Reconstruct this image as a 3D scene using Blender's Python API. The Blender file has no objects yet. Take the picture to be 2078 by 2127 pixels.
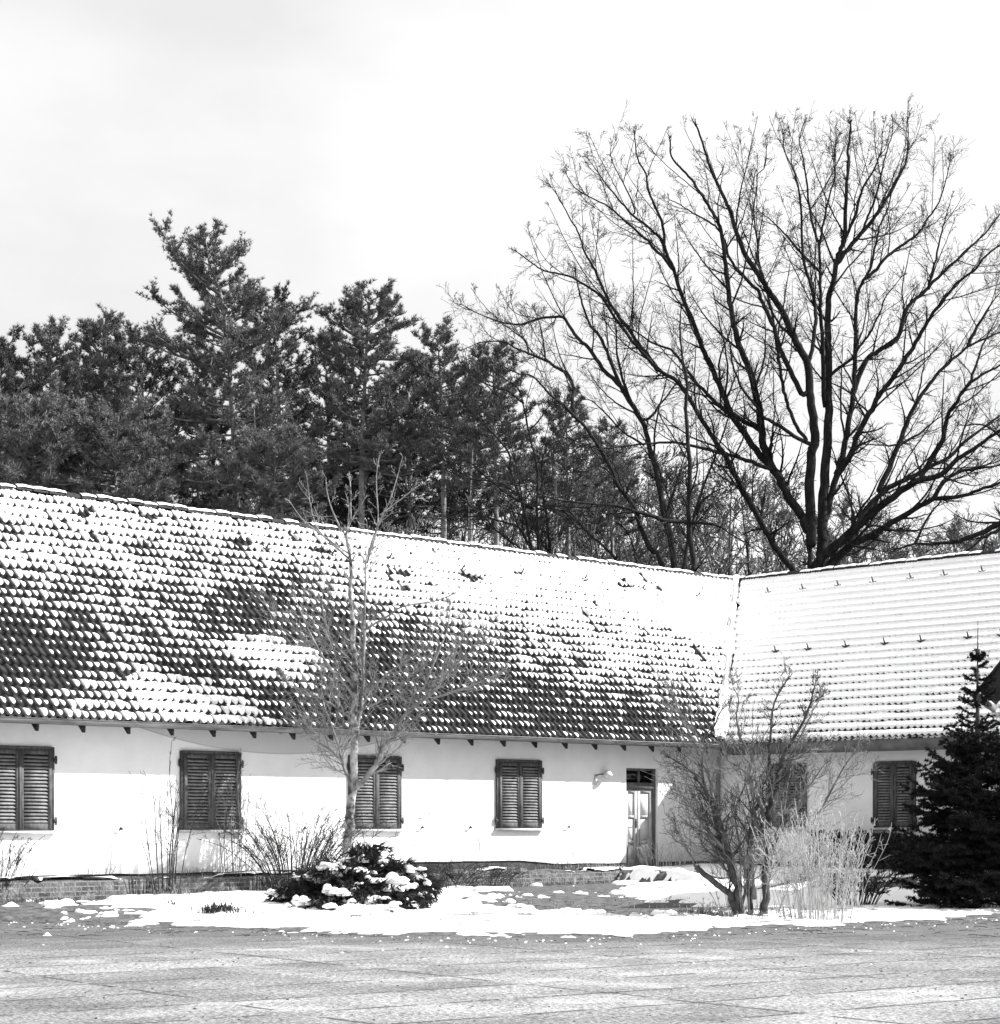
import bpy, math, random
import numpy as np
from mathutils import Vector
C = bpy.context.scene.collection
R = math.radians

# ------------------------------------------------------------------ camera
F, HY, CAMZ = 2077.0, 818.0, 1.6          # focal length in pixels of a 1000 px wide picture, horizon row, eye height
cam = bpy.data.objects.new('camera', bpy.data.cameras.new('camera'))
C.objects.link(cam)
cam.location = (0, 0, CAMZ)
cam.rotation_euler = (R(90), 0, 0)
cam.data.sensor_fit = 'HORIZONTAL'
cam.data.sensor_width = 36.0
cam.data.lens = 36.0 * F / 1000.0
cam.data.shift_y = (HY - 512.0) / 1000.0
cam.data.clip_start = 0.1
cam.data.clip_end = 3000
sc = bpy.context.scene
sc.camera = cam

# ------------------------------------------------------------------ sun, sky, exposure
SUN = Vector((1.239, 0.164, 0.98)).normalized()
EL = math.asin(SUN.z)
sl = bpy.data.lights.new('sun', 'SUN')
sl.energy = 4.2
sl.angle = R(0.5)
sl.color = (1, 1, 1)
so = bpy.data.objects.new('sun', sl)
C.objects.link(so)
so.rotation_euler = SUN.to_track_quat('Z', 'Y').to_euler()

w = bpy.data.worlds.new('World')
sc.world = w
w.use_nodes = True
nt = w.node_tree
nt.nodes.clear()
def wn(t, **k):
    n = nt.nodes.new(t)
    for a, b in k.items():
        setattr(n, a, b)
    return n
wo = wn('ShaderNodeOutputWorld')
wb = wn('ShaderNodeBackground')
wb.inputs['Strength'].default_value = 0.10
sky = wn('ShaderNodeTexSky', sky_type='NISHITA', sun_disc=False, sun_elevation=EL,
         sun_rotation=math.atan2(SUN.x, SUN.y), air_density=1.0, dust_density=2.0)
bw = wn('ShaderNodeRGBToBW')
tc = wn('ShaderNodeTexCoord')
mp = wn('ShaderNodeMapping')
mp.inputs['Scale'].default_value = (1.0, 1.0, 2.2)
mp.inputs['Location'].default_value = (2.62, 0.3, 0.55)
cn = wn('ShaderNodeTexNoise')
cn.inputs['Scale'].default_value = 2.6
cn.inputs['Detail'].default_value = 7
cn.inputs['Roughness'].default_value = 0.52
cr = wn('ShaderNodeValToRGB')
cr.color_ramp.elements[0].position = 0.36
cr.color_ramp.elements[0].color = (3.55, 3.55, 3.55, 1)
cr.color_ramp.elements[1].position = 0.58
cr.color_ramp.elements[1].color = (4.6, 4.6, 4.6, 1)
mx = wn('ShaderNodeMix', data_type='RGBA')
mx.inputs[0].default_value = 0.90
nt.links.new(tc.outputs['Generated'], mp.inputs['Vector'])
nt.links.new(mp.outputs['Vector'], cn.inputs['Vector'])
nt.links.new(cn.outputs['Fac'], cr.inputs['Fac'])
nt.links.new(sky.outputs['Color'], bw.inputs['Color'])
nt.links.new(bw.outputs['Val'], mx.inputs[6])
nt.links.new(cr.outputs['Color'], mx.inputs[7])
nt.links.new(mx.outputs[2], wb.inputs['Color'])
nt.links.new(wb.outputs['Background'], wo.inputs['Surface'])

vs = sc.view_settings
vs.view_transform = 'Standard'
vs.look = 'None'
vs.gamma = 1.0
vs.use_curve_mapping = False
vs.exposure = 1.3
sc.cycles.max_bounces = 5
sc.cycles.diffuse_bounces = 3
sc.cycles.transparent_max_bounces = 4

# ------------------------------------------------------------------ helpers
rnd = random.Random(7)
K2 = 0.52521                               # the traced coordinates are in a 1904 px wide picture
def P(x, y, Y):
    """1904-wide picture point at depth Y -> world"""
    return np.array([(x * K2 - 500) / F * Y, Y, CAMZ + (HY - y * K2) / F * Y])
def S(x, y, Y):
    """2078-wide picture point at depth Y -> world"""
    return np.array([(x / 2.078 - 500) / F * Y, Y, CAMZ + (HY - y / 2.078) / F * Y])

def tag(o, label=None, cat=None, group=None, kind=None):
    if label: o['label'] = label
    if cat: o['category'] = cat
    if group: o['group'] = group
    if kind: o['kind'] = kind
    return o
def thing(name, label, cat, loc, group=None, rot=0.0):
    o = bpy.data.objects.new(name, None)
    C.objects.link(o)
    o.empty_display_size = 0.3
    o.location = tuple(loc)
    o.rotation_euler = (0, 0, rot)
    return tag(o, label, cat, group)

class MB:
    def __init__(s):
        s.V, s.Q, s.T, s.n, s.tubes = [], [], [], 0, {}
    def add(s, V, Q=None, T=None):
        V = np.asarray(V, float).reshape(-1, 3)
        if Q is not None and len(Q): s.Q.append(np.asarray(Q, int).reshape(-1, 4) + s.n)
        if T is not None and len(T): s.T.append(np.asarray(T, int).reshape(-1, 3) + s.n)
        s.V.append(V)
        s.n += len(V)
    def box(s, c0, c1, taper=None):
        x0, y0, z0 = c0
        x1, y1, z1 = c1
        V = [(x0, y0, z0), (x1, y0, z0), (x1, y1, z0), (x0, y1, z0), (x0, y0, z1), (x1, y0, z1), (x1, y1, z1), (x0, y1, z1)]
        s.add(V, [(0, 3, 2, 1), (4, 5, 6, 7), (0, 1, 5, 4), (1, 2, 6, 5), (2, 3, 7, 6), (3, 0, 4, 7)])
    def hexa(s, V):
        s.add(V, [(0, 3, 2, 1), (4, 5, 6, 7), (0, 1, 5, 4), (1, 2, 6, 5), (2, 3, 7, 6), (3, 0, 4, 7)])
    def quad(s, a, b, c, d):
        s.add([a, b, c, d], [(0, 1, 2, 3)])
    def tri(s, a, b, c):
        s.add([a, b, c], None, [(0, 1, 2)])
    def tube(s, pts, rad, k=4):
        s.tubes.setdefault((len(pts), k), []).append((pts, rad))
    def grid(s, P3, mask=None):
        """P3 (n,m,3); mask (n-1,m-1) of the faces to keep"""
        n, m = P3.shape[:2]
        idx = np.arange(n * m).reshape(n, m)
        q = np.stack([idx[:-1, :-1], idx[1:, :-1], idx[1:, 1:], idx[:-1, 1:]], -1)
        q = q[mask] if mask is not None else q.reshape(-1, 4)
        used = np.unique(q)
        re = np.full(n * m, -1)
        re[used] = np.arange(len(used))
        s.add(P3.reshape(-1, 3)[used], re[q])
    def flush(s):
        for (n, k), L in s.tubes.items():
            p = np.array([np.asarray(a, float) for a, b in L])            # B,n,3
            r = np.array([np.asarray(b, float) for a, b in L])            # B,n
            t = np.empty_like(p)
            t[:, 1:-1] = p[:, 2:] - p[:, :-2]
            t[:, 0] = p[:, 1] - p[:, 0]
            t[:, -1] = p[:, -1] - p[:, -2]
            t /= np.linalg.norm(t, axis=-1, keepdims=True) + 1e-9
            m = t.mean(1)
            ref = np.where((np.abs(m[:, 2]) > 0.8)[:, None], np.array([[1.0, 0.13, 0]]), np.array([[0.1, 0.05, 1.0]]))
            x = np.cross(t, ref[:, None, :])
            x /= np.linalg.norm(x, axis=-1, keepdims=True) + 1e-9
            y = np.cross(t, x)
            a = np.arange(k) * 2 * math.pi / k
            V = p[:, :, None, :] + r[:, :, None, None] * (np.cos(a)[None, None, :, None] * x[:, :, None, :] + np.sin(a)[None, None, :, None] * y[:, :, None, :])
            B = len(L)
            base = (np.arange(B) * n * k)[:, None, None]
            i = np.arange(n - 1)[None, :, None] * k
            j = np.arange(k)[None, None, :]
            j2 = (j + 1) % k
            q = np.stack([base + i + j, base + i + j2, base + i + k + j2, base + i + k + j], -1).reshape(-1, 4)
            T = []
            if k >= 5:                       # thick ends get a cap
                e = (np.arange(B) * n * k + (n - 1) * k)[:, None]
                T = np.concatenate([np.stack([e[:, 0], e[:, 0] + c, e[:, 0] + c + 1], -1) for c in range(1, k - 1)])
            s.add(V.reshape(-1, 3), q, T)
        s.tubes = {}
    def build(s, name, mat, parent=None, origin=(0, 0, 0), smooth=False):
        s.flush()
        V = np.concatenate(s.V) - np.asarray(origin, float)
        Q = np.concatenate(s.Q) if s.Q else np.zeros((0, 4), int)
        T = np.concatenate(s.T) if s.T else np.zeros((0, 3), int)
        me = bpy.data.meshes.new(name)
        me.vertices.add(len(V))
        me.vertices.foreach_set('co', V.astype(np.float32).ravel())
        me.loops.add(4 * len(Q) + 3 * len(T))
        me.loops.foreach_set('vertex_index', np.concatenate([Q.ravel(), T.ravel()]).astype(np.int32))
        me.polygons.add(len(Q) + len(T))
        ls = np.concatenate([np.arange(len(Q)) * 4, len(Q) * 4 + np.arange(len(T)) * 3]).astype(np.int32)
        me.polygons.foreach_set('loop_start', ls)
        me.update(calc_edges=True)
        if smooth:
            me.polygons.foreach_set('use_smooth', np.ones(len(Q) + len(T), bool))
        me.materials.append(mat)
        o = bpy.data.objects.new(name, me)
        C.objects.link(o)
        if parent is not None: o.parent = parent
        return o

# value noise ------------------------------------------------------
def _h(ix, iy, seed):
    h = (ix * 374761393 + iy * 668265263 + seed * 974634533) & 0xffffffff
    h = ((h ^ (h >> 13)) * 1274126177) & 0xffffffff
    return ((h ^ (h >> 16)) & 0xffff) / 65535.0
def vnoise(x, y, seed=0):
    x, y = np.asarray(x, float), np.asarray(y, float)
    ix, iy = np.floor(x).astype(np.int64), np.floor(y).astype(np.int64)
    fx, fy = x - ix, y - iy
    fx, fy = fx * fx * (3 - 2 * fx), fy * fy * (3 - 2 * fy)
    a = _h(ix, iy, seed) * (1 - fx) + _h(ix + 1, iy, seed) * fx
    b = _h(ix, iy + 1, seed) * (1 - fx) + _h(ix + 1, iy + 1, seed) * fx
    return a * (1 - fy) + b * fy
def fbm(x, y, seed=0, o=4):
    v, a, t = 0, 1.0, 0
    for i in range(o):
        v = v + a * vnoise(x * 2 ** i, y * 2 ** i, seed + i * 17)
        t += a
        a *= 0.5
    return v / t
def sst(a, b, x):
    t = np.clip((np.asarray(x, float) - a) / (b - a), 0, 1)
    return t * t * (3 - 2 * t)

# materials --------------------------------------------------------
def mat(name, lo, hi, scale=6.0, rough=0.9, bump=0.0, bscale=None, detail=6, stretch=None, p0=0.3, p1=0.7, extra=None, spec=0.25):
    m = bpy.data.materials.new(name)
    m.use_nodes = True
    t = m.node_tree
    b = t.nodes['Principled BSDF']
    b.inputs['Roughness'].default_value = rough
    b.inputs['Specular IOR Level'].default_value = spec
    co = t.nodes.new('ShaderNodeTexCoord')
    src = co.outputs['Object']
    if stretch:
        mm = t.nodes.new('ShaderNodeMapping')
        mm.inputs['Scale'].default_value = stretch
        t.links.new(src, mm.inputs['Vector'])
        src = mm.outputs['Vector']
    n = t.nodes.new('ShaderNodeTexNoise')
    n.inputs['Scale'].default_value = scale
    n.inputs['Detail'].default_value = detail
    n.inputs['Roughness'].default_value = 0.6
    t.links.new(src, n.inputs['Vector'])
    r = t.nodes.new('ShaderNodeValToRGB')
    r.color_ramp.elements[0].position = p0
    r.color_ramp.elements[1].position = p1
    r.color_ramp.elements[0].color = (lo, lo, lo, 1)
    r.color_ramp.elements[1].color = (hi, hi, hi, 1)
    t.links.new(n.outputs['Fac'], r.inputs['Fac'])
    col = r.outputs['Color']
    if extra: col = extra(t, co, col, b)
    t.links.new(col, b.inputs['Base Color'])
    if bump:
        n2 = t.nodes.new('ShaderNodeTexNoise')
        n2.inputs['Scale'].default_value = bscale or scale
        n2.inputs['Detail'].default_value = 8
        t.links.new(src, n2.inputs['Vector'])
        bp = t.nodes.new('ShaderNodeBump')
        bp.inputs['Strength'].default_value = bump
        bp.inputs['Distance'].default_value = 0.05
        t.links.new(n2.outputs['Fac'], bp.inputs['Height'])
        t.links.new(bp.outputs['Normal'], b.inputs['Normal'])
    return m
def mixc(t, fac, a, b):
    m = t.nodes.new('ShaderNodeMix')
    m.data_type = 'RGBA'
    for v, i in ((fac, 0), (a, 6), (b, 7)):
        if isinstance(v, (int, float)):
            m.inputs[i].default_value = v if i == 0 else (v, v, v, 1)
        else:
            t.links.new(v, m.inputs[i])
    return m.outputs[2]
def mathn(t, op, a, b=None, c=None):
    m = t.nodes.new('ShaderNodeMath')
    m.operation = op
    for i, v in enumerate((a, b, c)):
        if v is None: continue
        if isinstance(v, (int, float)): m.inputs[i].default_value = v
        else: t.links.new(v, m.inputs[i])
    return m.outputs[0]

def yard_extra(t, co, col, b):
    # concrete slabs 3.3 x 1.25 m laid on a slant, dark open joints, worn pale streaks, coarse speckle
    mm = t.nodes.new('ShaderNodeMapping')
    mm.inputs['Rotation'].default_value = (0, 0, R(-37))
    mm.inputs['Location'].default_value = (0.9, 0.30, 0)
    t.links.new(co.outputs['Object'], mm.inputs['Vector'])
    wob = t.nodes.new('ShaderNodeTexNoise')
    wob.inputs['Scale'].default_value = 1.3
    wob.inputs['Detail'].default_value = 5
    t.links.new(co.outputs['Object'], wob.inputs['Vector'])
    va = t.nodes.new('ShaderNodeVectorMath')
    va.operation = 'MULTIPLY_ADD'
    va.inputs[1].default_value = (0.16, 0.16, 0)
    t.links.new(wob.outputs['Color'], va.inputs[0])
    t.links.new(mm.outputs['Vector'], va.inputs[2])
    slab = []
    def joints(mortar, smooth):
        br = t.nodes.new('ShaderNodeTexBrick')
        br.offset = 0.0
        br.inputs['Scale'].default_value = 1.0
        br.inputs['Brick Width'].default_value = 3.3
        br.inputs['Row Height'].default_value = 1.25
        br.inputs['Mortar Size'].default_value = mortar
        br.inputs['Mortar Smooth'].default_value = smooth
        t.links.new(va.outputs[0], br.inputs['Vector'])
        br.inputs['Color1'].default_value = (0.78, 0.78, 0.78, 1)
        br.inputs['Color2'].default_value = (1.18, 1.18, 1.18, 1)
        br.inputs['Mortar'].default_value = (1, 1, 1, 1)
        slab.append(br.outputs['Color'])
        return br.outputs['Fac']
    brk = t.nodes.new('ShaderNodeTexNoise')          # joints are broken: filled here, open there
    brk.inputs['Scale'].default_value = 1.5
    brk.inputs['Detail'].default_value = 5
    t.links.new(co.outputs['Object'], brk.inputs['Vector'])
    open_ = mathn(t, 'MULTIPLY', joints(0.045, 0.6), mathn(t, 'MULTIPLY', mathn(t, 'GREATER_THAN', brk.outputs['Fac'], 0.45), 0.8))
    # speckle
    sp = t.nodes.new('ShaderNodeTexNoise')
    sp.inputs['Scale'].default_value = 17
    sp.inputs['Detail'].default_value = 4
    sp.inputs['Roughness'].default_value = 0.75
    t.links.new(co.outputs['Object'], sp.inputs['Vector'])
    rr = t.nodes.new('ShaderNodeValToRGB')
    rr.color_ramp.elements[0].position = 0.36
    rr.color_ramp.elements[0].color = (0.2, 0.2, 0.2, 1)
    rr.color_ramp.elements[1].position = 0.64
    rr.color_ramp.elements[1].color = (1.75, 1.75, 1.75, 1)
    t.links.new(sp.outputs['Fac'], rr.inputs['Fac'])
    ml = t.nodes.new('ShaderNodeMix')
    ml.data_type = 'RGBA'
    ml.blend_type = 'MULTIPLY'
    ml.inputs[0].default_value = 0.85
    t.links.new(col, ml.inputs[6])
    t.links.new(rr.outputs['Color'], ml.inputs[7])
    c = ml.outputs[2]
    ms2 = t.nodes.new('ShaderNodeMix')
    ms2.data_type = 'RGBA'
    ms2.blend_type = 'MULTIPLY'
    ms2.inputs[0].default_value = 1.0
    t.links.new(c, ms2.inputs[6])
    t.links.new(slab[0], ms2.inputs[7])
    c = ms2.outputs[2]
    # frost worn streaks running along the slabs
    mm2 = t.nodes.new('ShaderNodeMapping')
    mm2.inputs['Rotation'].default_value = (0, 0, R(-20))
    mm2.inputs['Scale'].default_value = (0.55, 0.75, 1)
    t.links.new(co.outputs['Object'], mm2.inputs['Vector'])
    fr = t.nodes.new('ShaderNodeTexNoise')
    fr.inputs['Scale'].default_value = 1.0
    fr.inputs['Detail'].default_value = 8
    fr.inputs['Roughness'].default_value = 0.7
    t.links.new(mm2.outputs['Vector'], fr.inputs['Vector'])
    f2 = t.nodes.new('ShaderNodeMapRange')
    f2.inputs[1].default_value = 0.54
    f2.inputs[2].default_value = 0.74
    t.links.new(fr.outputs['Fac'], f2.inputs[0])
    c = mixc(t, mathn(t, 'MULTIPLY', f2.outputs[0], 0.75), c, 0.55)
    f3 = t.nodes.new('ShaderNodeMapRange')
    f3.inputs[1].default_value = 0.44
    f3.inputs[2].default_value = 0.30
    t.links.new(fr.outputs['Fac'], f3.inputs[0])
    c = mixc(t, mathn(t, 'MULTIPLY', f3.outputs[0], 0.75), c, 0.08)
    # dirt washed in along the edge of the planting
    sx = t.nodes.new('ShaderNodeSeparateXYZ')
    t.links.new(co.outputs['Object'], sx.inputs[0])
    dd = mathn(t, 'ADD', sx.outputs['Y'], mathn(t, 'MULTIPLY', brk.outputs['Fac'], 5.0))
    dr = t.nodes.new('ShaderNodeMapRange')
    dr.inputs[1].default_value = 26.5
    dr.inputs[2].default_value = 30.5
    t.links.new(dd, dr.inputs[0])
    c = mixc(t, mathn(t, 'MULTIPLY', dr.outputs[0], 0.75), c, 0.09)
    return mixc(t, open_, c, 0.035)

def wall_extra(t, co, col, b):
    # plaster: a repaired band below the eaves with a sagging lower edge, some run-off streaks, rough grain
    sx = t.nodes.new('ShaderNodeSeparateXYZ')
    t.links.new(co.outputs['Object'], sx.inputs[0])
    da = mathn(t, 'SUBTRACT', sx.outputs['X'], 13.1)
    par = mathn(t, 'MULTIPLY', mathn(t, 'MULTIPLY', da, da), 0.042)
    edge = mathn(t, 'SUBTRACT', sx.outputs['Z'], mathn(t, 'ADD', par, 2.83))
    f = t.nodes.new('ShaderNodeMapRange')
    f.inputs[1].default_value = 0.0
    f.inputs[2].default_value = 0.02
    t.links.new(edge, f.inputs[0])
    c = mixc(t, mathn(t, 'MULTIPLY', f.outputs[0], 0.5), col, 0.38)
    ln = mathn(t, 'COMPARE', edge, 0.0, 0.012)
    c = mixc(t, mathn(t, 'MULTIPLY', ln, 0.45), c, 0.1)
    # streaks
    mm = t.nodes.new('ShaderNodeMapping')
    mm.inputs['Scale'].default_value = (1.3, 1.3, 0.30)
    t.links.new(co.outputs['Object'], mm.inputs['Vector'])
    n = t.nodes.new('ShaderNodeTexNoise')
    n.inputs['Scale'].default_value = 1.6
    n.inputs['Detail'].default_value = 6
    t.links.new(mm.outputs['Vector'], n.inputs['Vector'])
    r = t.nodes.new('ShaderNodeMapRange')
    r.inputs[1].default_value = 0.52
    r.inputs[2].default_value = 0.8
    t.links.new(n.outputs['Fac'], r.inputs[0])
    c = mixc(t, mathn(t, 'MULTIPLY', r.outputs[0], 0.14), c, 0.45)
    n3 = t.nodes.new('ShaderNodeTexNoise')
    n3.inputs['Scale'].default_value = 3.2
    n3.inputs['Detail'].default_value = 8
    n3.inputs['Roughness'].default_value = 0.7
    t.links.new(co.outputs['Object'], n3.inputs['Vector'])
    lv = mathn(t, 'ADD', mathn(t, 'MULTIPLY', n3.outputs['Fac'], 1.5), mathn(t, 'MULTIPLY', sx.outputs['Z'], -1.0))
    r3 = t.nodes.new('ShaderNodeMapRange')
    r3.inputs[1].default_value = -0.02
    r3.inputs[2].default_value = 0.38
    t.links.new(lv, r3.inputs[0])
    return mixc(t, mathn(t, 'MULTIPLY', r3.outputs[0], 0.8), c, 0.24)

def brick_extra(t, co, col, b):
    mm = t.nodes.new('ShaderNodeMapping')
    mm.inputs['Rotation'].default_value = (R(90), 0, 0)
    t.links.new(co.outputs['Object'], mm.inputs['Vector'])
    br = t.nodes.new('ShaderNodeTexBrick')
    br.inputs['Scale'].default_value = 1.0
    br.inputs['Brick Width'].default_value = 0.25
    br.inputs['Row Height'].default_value = 0.083
    br.inputs['Mortar Size'].default_value = 0.009
    br.inputs['Color1'].default_value = (0.10, 0.10, 0.10, 1)
    br.inputs['Color2'].default_value = (0.04, 0.04, 0.04, 1)
    br.inputs['Mortar'].default_value = (0.17, 0.17, 0.17, 1)
    t.links.new(mm.outputs['Vector'], br.inputs['Vector'])
    n = t.nodes.new('ShaderNodeTexNoise')
    n.inputs['Scale'].default_value = 9
    n.inputs['Detail'].default_value = 6
    t.links.new(co.outputs['Object'], n.inputs['Vector'])
    r = t.nodes.new('ShaderNodeMapRange')
    r.inputs[1].default_value = 0.42
    r.inputs[2].default_value = 0.62
    t.links.new(n.outputs['Fac'], r.inputs[0])
    return mixc(t, mathn(t, 'MULTIPLY', r.outputs[0], 0.75), br.outputs['Color'], col)

M = {
    'snow': mat('snow', 0.86, 0.92, 3, 0.75, 0.25, 14),
    'roofsnow': mat('roof_snow', 0.86, 0.92, 3, 0.75, 0.15, 20),
    'yard': mat('yard_concrete', 0.17, 0.31, 0.9, 0.95, 0.8, 22, extra=yard_extra, spec=0.1),
    'soil': mat('wet_soil', 0.025, 0.16, 6.0, 0.95, 0.9, 11, stretch=(1, 1, 1)),
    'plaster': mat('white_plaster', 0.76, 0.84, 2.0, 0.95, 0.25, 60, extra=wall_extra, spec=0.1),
    'plinth': mat('tarred_plinth', 0.03, 0.09, 4, 0.95, 0.5, 16),
    'brick': mat('mossy_brick', 0.03, 0.26, 6, 0.95, 0.9, 22, extra=brick_extra),
    'tile': mat('clay_tile', 0.006, 0.035, 9, 0.75, 0.3, 40),
    'zinc': mat('zinc_gutter', 0.10, 0.26, 5, 0.5, 0.0, stretch=(0.4, 2, 2)),
    'fascia': mat('fascia_board', 0.07, 0.15, 5, 0.8),
    'rafter': mat('rafter_wood_gap_shade', 0.015, 0.035, 8, 0.9),
    'shutter': mat('weathered_shutter_paint', 0.04, 0.13, 9, 0.8, 0.2, 40, stretch=(2, 2, 0.6)),
    'slat': mat('shutter_slat_paint', 0.10, 0.24, 9, 0.85),
    'iron': mat('rusty_iron', 0.02, 0.05, 20, 0.7),
    'sill': mat('stone_sill', 0.35, 0.55, 8, 0.9),
    'doorpaint': mat('door_paint', 0.22, 0.46, 7, 0.7, 0.1, 30, stretch=(2, 2, 0.5)),
    'doorpanel': mat('door_panel_paint', 0.50, 0.62, 4, 0.6),
    'doorframe': mat('door_frame_wood', 0.05, 0.16, 9, 0.85, stretch=(2, 2, 0.5)),
    'glass': mat('dark_glass', 0.006, 0.012, 3, 0.12, spec=0.5),
    'lamp': mat('lamp_enamel', 0.42, 0.6, 12, 0.5),
    'valley': mat('valley_sheet', 0.30, 0.5, 5, 0.5),
    'oak': mat('oak_bark', 0.012, 0.045, 9, 0.95, 0.6, 22, stretch=(1, 1, 0.3), spec=0.05),
    'oak2': mat('grey_bark', 0.014, 0.055, 9, 0.95, 0.6, 22, stretch=(1, 1, 0.3), spec=0.05),
    'pinebark': mat('pine_bark', 0.09, 0.36, 5, 0.95, 0.5, 18, spec=0.05),
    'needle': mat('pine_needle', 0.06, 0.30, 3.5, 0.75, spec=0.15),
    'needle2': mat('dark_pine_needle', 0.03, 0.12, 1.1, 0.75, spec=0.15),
    'spruce': mat('spruce_needle', 0.009, 0.035, 3, 0.85, spec=0.05),
    'pale': mat('pale_twig', 0.10, 0.34, 6, 0.9, spec=0.1),
    'ashbark': mat('blotched_bark', 0.05, 0.40, 7, 0.9, 0.3, 25, p0=0.40, p1=0.60, spec=0.1),
    'shrubbark': mat('shrub_bark', 0.018, 0.11, 9, 0.9, 0.3, 25, spec=0.1),
    'twig': mat('shrub_twig', 0.05, 0.28, 6, 0.9, spec=0.1),
    'reed': mat('dry_stalk', 0.26, 0.62, 9, 0.9, spec=0.1),
    'dry': mat('dead_grass', 0.07, 0.30, 5, 0.95, spec=0.05),
    'juniper': mat('juniper_needle', 0.012, 0.05, 6, 0.85, spec=0.1),
    'hedge': mat('evergreen_leaf', 0.03, 0.075, 5, 0.7),
    'wood': mat('woodland_twig', 0.05, 0.20, 0.5, 0.95, spec=0.05),
    'board': mat('dark_boarding', 0.02, 0.05, 6, 0.9, stretch=(1, 1, 0.3)),
    'birch': mat('birch_bark', 0.12, 0.5, 4, 0.9, stretch=(1, 1, 2.5), p0=0.4, p1=0.55),
}

# ------------------------------------------------------------------ site frame
UX, UY = 0.7145, 0.6997                    # along the long wall, away from the camera
EC = np.array([5.083, 48.0])               # inner corner of the eaves
OV = 0.5                                   # eaves overhang
CW = EC + OV * np.array([UX - UY, UY + UX])   # inner corner of the walls
def H(a, b, z=0.0):
    """house coordinates (a along the long wall, b along the wing, from the inner corner) -> world"""
    return np.array([CW[0] - a * UX + b * UY, CW[1] - a * UY - b * UX, z])
def toab(X, Y):
    dx, dy = np.asarray(X) - CW[0], np.asarray(Y) - CW[1]
    return -dx * UX - dy * UY, dx * UY - dy * UX
HROT = math.atan2(-UY, -UX)
ZE, ZR = 3.30, 7.85
DM, DW = 4.2, 5.75                         # eaves to ridge, in plan

def ground_z(X, Y):
    a, b = toab(X, Y)
    zA = 0.45 * (1 - sst(1.2, 6.5, a))
    zB = 0.18 * (1 - sst(0.0, 6.0, b))
    zC = 0.45 * (1 - sst(3.9, 4.3, a)) * (1 - sst(1.7, 5.5, b))
    z = np.maximum(np.maximum(zA, zB), zC)
    z = np.where((a < 0) | (b < 0), 0.45, z)
    return np.where(np.abs(X) > 40, 0.4, z)

# ------------------------------------------------------------------ ground, yard, snow
FX = np.array([-60, -14, -8.2, -5.5, -3.3, -1.2, 0.3, 2.2, 4.2, 6.2, 8.6, 12, 60])
FY = np.array([34.5, 33.8, 32.4, 30.6, 29.1, 27.9, 27.3, 28.0, 30.0, 31.6, 33.4, 34.5, 35])
def yfront(X): return np.interp(X, FX, FY)

m = MB()
m.quad((-900, -200, -0.03), (900, -200, -0.03), (900, 1500, -0.03), (-900, 1500, -0.03))
tag(m.build('ground', M['soil']), kind='structure')
m = MB()
xs = np.linspace(-60, 60, 121)
V = np.array([[(x, -30, 0.0), (x, yfront(x) + 0.6, 0.0)] for x in xs])
m.grid(V)
tag(m.build('yard_pavement', M['yard']), kind='structure')
m = MB()
gx, gy = np.meshgrid(np.arange(-26, 30, 0.14), np.arange(26.5, 64, 0.14), indexing='ij')
gz = ground_z(gx, gy) + 0.05 * (fbm(gx * 1.3, gy * 1.3, 3) - 0.5) * sst(0.2, 1.5, gy - yfront(gx)) + 0.012
gz = gz - 0.12 * (1 - sst(-0.1, 0.5, gy - yfront(gx)))
m.grid(np.stack([gx, gy, gz], -1))
tag(m.build('planting_bed', M['soil'], smooth=True), kind='structure')

# lying snow: (x, y in the 1904 px picture, ground height, radius along, radius across, amount)
SB = [(-30, 1730, .05, 2.4, 3.5, -.38), (90, 1748, .02, 2.4, 2.2, -.42), (60, 1715, .05, 2.6, 2.6, -.40), (230, 1700, .1, 1.0, .7, -.2),
      (985, 1716, .02, 1.3, 3.6, -.66), (1090, 1718, .02, 1.3, 3.8, -.70), (1200, 1722, .02, 1.3, 3.8, -.72), (1310, 1732, .02, 1.2, 2.6, -.55), (1120, 1698, .05, 3.0, 2.6, -.30),
      (1050, 1685, .18, 2.0, 1.8, -.35), (930, 1660, .2, 2.0, .8, -.6), (1260, 1738, .03, .9, .8, -.5), (1000, 1730, .06, 1.0, 1.0, -.1),
      (1620, 1690, .2, 1.4, 2.2, -.45), (1840, 1685, .22, 2.0, 1.0, -.5), (1760, 1665, .3, 2.0, 1.6, -.35), (1420, 1745, .02, .55, .4, -.45), (1530, 1752, .02, .5, .35, -.4),
      (1230, 1668, .45, 2.2, .9, .3), (1850, 1728, .03, 2.6, 1.5, .55), (1700, 1735, .03, 1.2, .9, .3), (420, 1720, .08, .5, .5, -.15), (660, 1700, .1, 1.0, .8, .2), (600, 1740, .03, 2.4, .9, .3)]
gx, gy = np.meshgrid(np.arange(-12.5, 14, 0.045), np.arange(26.4, 49.5, 0.045), indexing='ij')
A_, B_ = toab(gx, gy)
val = -0.25 + 0.62 * sst(-0.7, 0.6, gy - yfront(gx)) + 0.45 * sst(0.2, 2.6, gy - yfront(gx))
for (x, y, z, rx, ry, am) in SB:
    yy = (CAMZ - z) * F / (y * K2 - HY)
    xx = (x * K2 - 500) / F * yy
    val = val + am * np.exp(-((gx - xx) / rx) ** 2 - ((gy - yy) / ry) ** 2)
val = val + 0.75 * (fbm(gx * 1.1, gy * 0.9, 21, 5) - 0.5) + 2.5 * (.4 + .6 * np.maximum(sst(.5, 1.8, gy - yfront(gx)), sst(-4.5, -6, gx))) * (fbm(gx * 2.6, gy * 2.3, 31, 4) - 0.5) * (1 - .80 * sst(.30, .78, val))
dep = val - 0.5
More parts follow.
